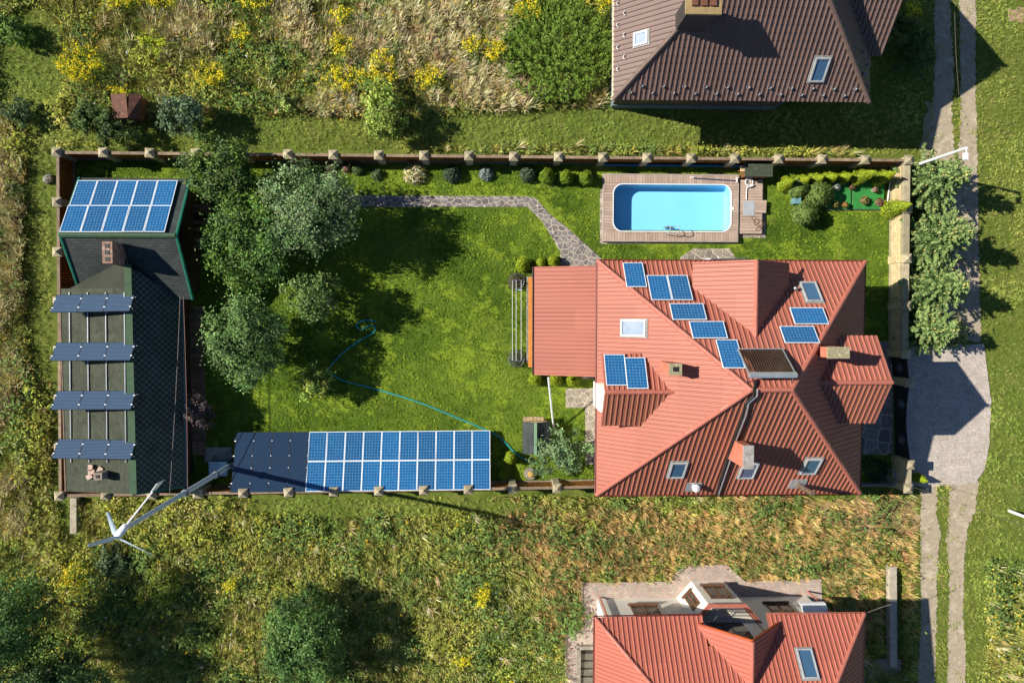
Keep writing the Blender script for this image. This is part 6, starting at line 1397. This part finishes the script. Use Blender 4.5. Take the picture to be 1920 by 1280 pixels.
jx, jy = 46*(vnoise(px, py, 40, 8)-0.5)+30*(vnoise(px, py, 14, 9)-0.5), 46*(vnoise(px, py, 40, 10)-0.5)+30*(vnoise(px, py, 14, 11)-0.5)
dry = blob(px+jx, py+jy, DRYB)*np.clip((n1*0.6+n2*0.6-0.28)*3.2, 0, 1)*0.9; gold = blob(px+jx, py+jy, GOLDB)*np.clip((n2*0.7+n1*0.5-0.15)*3, 0.5, 1)
short = np.where((py > 1060) & (px > 1838), 0.0, short)
track = ((px > 1712) & (px < 1850) & ((py > 915) | (py < 320))) | ((px > 1838) & (py > 880) & (py < 1060)); short = np.where(track, 1.0, short)
sand = blob(px, py, [(1640, 965, 110, 40), (1560, 945, 90, 20)])
pos = Pn(px, py); keep = RNG.random(len(px)) > 0.75*sand
u_ = RNG.random(len(px))
# 1. broad leaved weeds and ground cover
pw = np.clip(0.50-0.42*dry-0.62*gold+0.6*(n1-0.5)+0.2*(short > 0.4), 0.04, 0.95)
m = (u_ < pw) & keep
T = [rosette(14, 0.27, 0.30, 0.12, 0.055, RNG) for _ in range(6)]
pal = np.array([[0.125, 0.185, 0.034], [0.20, 0.255, 0.046], [0.32, 0.34, 0.06], [0.29, 0.275, 0.08], [0.37, 0.31, 0.12]])
mixv = np.clip(n3*3.2+n2*1.9+0.6*RNG.normal(size=len(px))-0.5+1.3*gold, 0, 3.99); i0 = mixv.astype(int); fr_m = (mixv-i0)[:, None]; cw = pal[i0]*(1-fr_m)+pal[np.minimum(i0+1, 4)]*fr_m
cw = np.where((short > 0.5)[:, None], np.array([0.155, 0.245, 0.042])*(0.7+0.6*n2[:, None])*(1-n3[:, None])+np.array([0.33, 0.33, 0.08])*(0.6+0.6*n1[:, None])*n3[:, None], cw)*(0.85+0.35*n1[:, None]+0.5*n4[:, None])
cw = np.where(((gold > 0.3) & (RNG.random(len(px)) < 0.8) & (short < 0.5))[:, None], np.array([0.40, 0.285, 0.11])*(0.55+0.8*n2[:, None]), cw)
sc = np.where(short > 0.4, RNG.uniform(0.28, 0.55, len(px)), RNG.uniform(0.55, 1.25, len(px))*(0.7+0.6*n1))
scatter('meadow_weeds', T, pos[m], sc[m], cw[m], m_weed, 'broad leaved weeds covering the rough meadow', RNG)
# 2. grass tufts, green to straw
T = [tuft(9, 0.42, 0.24, 0.010, RNG, 0.5, (0.12, -0.05)) for _ in range(6)]
m2 = (u_ >= pw) & keep
cg = np.where((dry > 0.3)[:, None], np.array([0.55, 0.49, 0.22]), np.where((gold > 0.25)[:, None], np.array([0.68, 0.48, 0.19]), np.array([0.42, 0.42, 0.12])))
cg = np.where((short > 0.4)[:, None], np.array([0.20, 0.26, 0.06])*(1-n1[:, None])+np.array([0.54, 0.46, 0.20])*n1[:, None], cg); brown = (n2 < 0.36)[:, None]; cg = np.where(brown & (short < 0.4)[:, None], cg*np.array([0.68, 0.68, 0.68]), cg); cg = cg*(0.65+0.7*n4[:, None])*(1+0.12*RNG.normal(size=(len(px), 3)))
sg = np.where(short > 0.4, RNG.uniform(0.2, 0.42, len(px)), RNG.uniform(0.7, 1.4, len(px))*(1+0.4*dry-0.25*gold))
scatter('meadow_grass', T, pos[m2], sg[m2], cg[m2], m_weed, 'green to straw coloured grass of the rough meadow', RNG)
# 3. tall seeding grass in the dry drifts
k = keep & (dry+0.55*gold+0.04 > RNG.random(len(px))*1.25) & (short < 0.4) & (RNG.random(len(px)) < 0.55)
T = [tuft(9, 0.85, 0.34, 0.010, RNG, 0.8, (0.26, 0.10)) for _ in range(5)]
ct = np.where((gold > dry)[:, None], np.array([0.74, 0.54, 0.22]), np.array([0.80, 0.68, 0.40]))*(0.6+0.75*n2[:, None])*(1+0.1*RNG.normal(size=(len(px), 3)))
scatter('tall_dry_grass', T, pos[k]+RNG.normal(size=(k.sum(), 3))*[0.1, 0.1, 0], RNG.uniform(0.55, 1.1, len(px))[k]*np.where(gold[k] > dry[k], 0.42, 1.0), ct[k], m_weed, 'tall straw coloured seeding grass in wind blown drifts', RNG, zs='wind')
# 4. coarser leafy herbs standing above the rest
k = (RNG.random(len(px)) < 0.075*(0.1+1.9*n1)) & (short < 0.4) & (dry < 0.7)
T = [rosette(26, 0.42, 0.62, 0.17, 0.07, RNG) for _ in range(6)]
ch = np.where((n3 > 0.55)[:, None], np.array([0.24, 0.27, 0.045]), np.array([0.12, 0.19, 0.05]))*(0.7+0.6*RNG.random((len(px), 1)))
scatter('tall_herbs', T, pos[k], RNG.uniform(0.6, 1.3, k.sum())*(0.7+0.8*n1[k]), ch[k], m_weed, 'taller leafy herbs scattered through the meadow', RNG)
# 5. scattered yellow and white flower heads
k = (RNG.random(len(px)) < 0.012*(0.2+2*n1)) & (short < 0.3) & (gold < 0.3); k |= (blob(px, py, [(1890, 1190, 50, 110), (150, 1150, 160, 100), (680, 170, 120, 60)]) > 0.5) & (RNG.random(len(px)) < 0.07)
T = [rosette(9, 0.12, 0.05, 0.06, 0.045, RNG) for _ in range(4)]
pf = pos[k].copy(); pf[:, 2] = RNG.uniform(0.35, 0.8, len(pf)); cf = np.where((RNG.random(len(pf)) < 0.86)[:, None], np.array([0.80, 0.52, 0.03]), np.array([0.75, 0.75, 0.65]))
scatter('meadow_flowers', T, pf, RNG.uniform(0.6, 1.1, len(pf)), cf, m_weed, 'small yellow and white flower heads dotted over the meadow', RNG)
# lawn: short blades
NL = 46000
lx = RNG.uniform(110, 1690, NL); ly = RNG.uniform(300, 915, NL); ok = inpoly(lx, ly, LAWN)
def clear(px, py):
    k = np.ones(len(px), bool)
    for q in ([(1120, 325), (1440, 325), (1440, 460), (1120, 460)], [(640, 364), (1000, 366), (1132, 487), (1118, 505), (1048, 505), (1048, 470), (1010, 415), (986, 390), (640, 390)], [(1058, 705), (1125, 705), (1125, 875), (1095, 875), (1095, 767), (1058, 767)], [(1270, 464), (1390, 464), (1390, 500), (1270, 500)], [(1125, 500), (1625, 500), (1625, 900), (1125, 900)], [(1000, 515), (1130, 515), (1130, 690), (1000, 690)], [(1600, 638), (1675, 638), (1675, 854), (1600, 854)], [(1550, 340), (1662, 340), (1662, 396), (1550, 396)], [(150, 345), (340, 345), (340, 900), (130, 900)], [(344, 560), (384, 560), (384, 855), (344, 855)], [(384, 835), (436, 835), (436, 868), (384, 868)]): k &= ~inpoly(px, py, q)
    return k
ok &= clear(lx, ly); lx, ly = lx[ok], ly[ok]; a1 = vnoise(lx, ly, 70, 21); a2 = vnoise(lx, ly, 24, 22); a3 = vnoise(lx, ly, 7, 23); lime = np.clip((vnoise(lx, ly, 38, 24)*0.6+vnoise(lx, ly, 13, 25)*0.4-0.5)*8, 0, 1)[:, None]
T = [tuft(7, 0.075, 0.10, 0.010, RNG, 0.4) for _ in range(5)]
cl_ = (np.array([0.070, 0.138, 0.013])*(1-a1[:, None])+np.array([0.20, 0.295, 0.032])*a1[:, None])*(0.55+0.6*a2[:, None]+0.3*a3[:, None])
cl_ = cl_*0.95*(1-0.65*lime)+np.array([0.27, 0.36, 0.036])*0.65*lime
scatter('lawn_grass', T, Pn(lx, ly), RNG.uniform(0.6, 1.2, len(lx)), cl_, m_weed, 'short mown grass of the garden lawn', RNG)
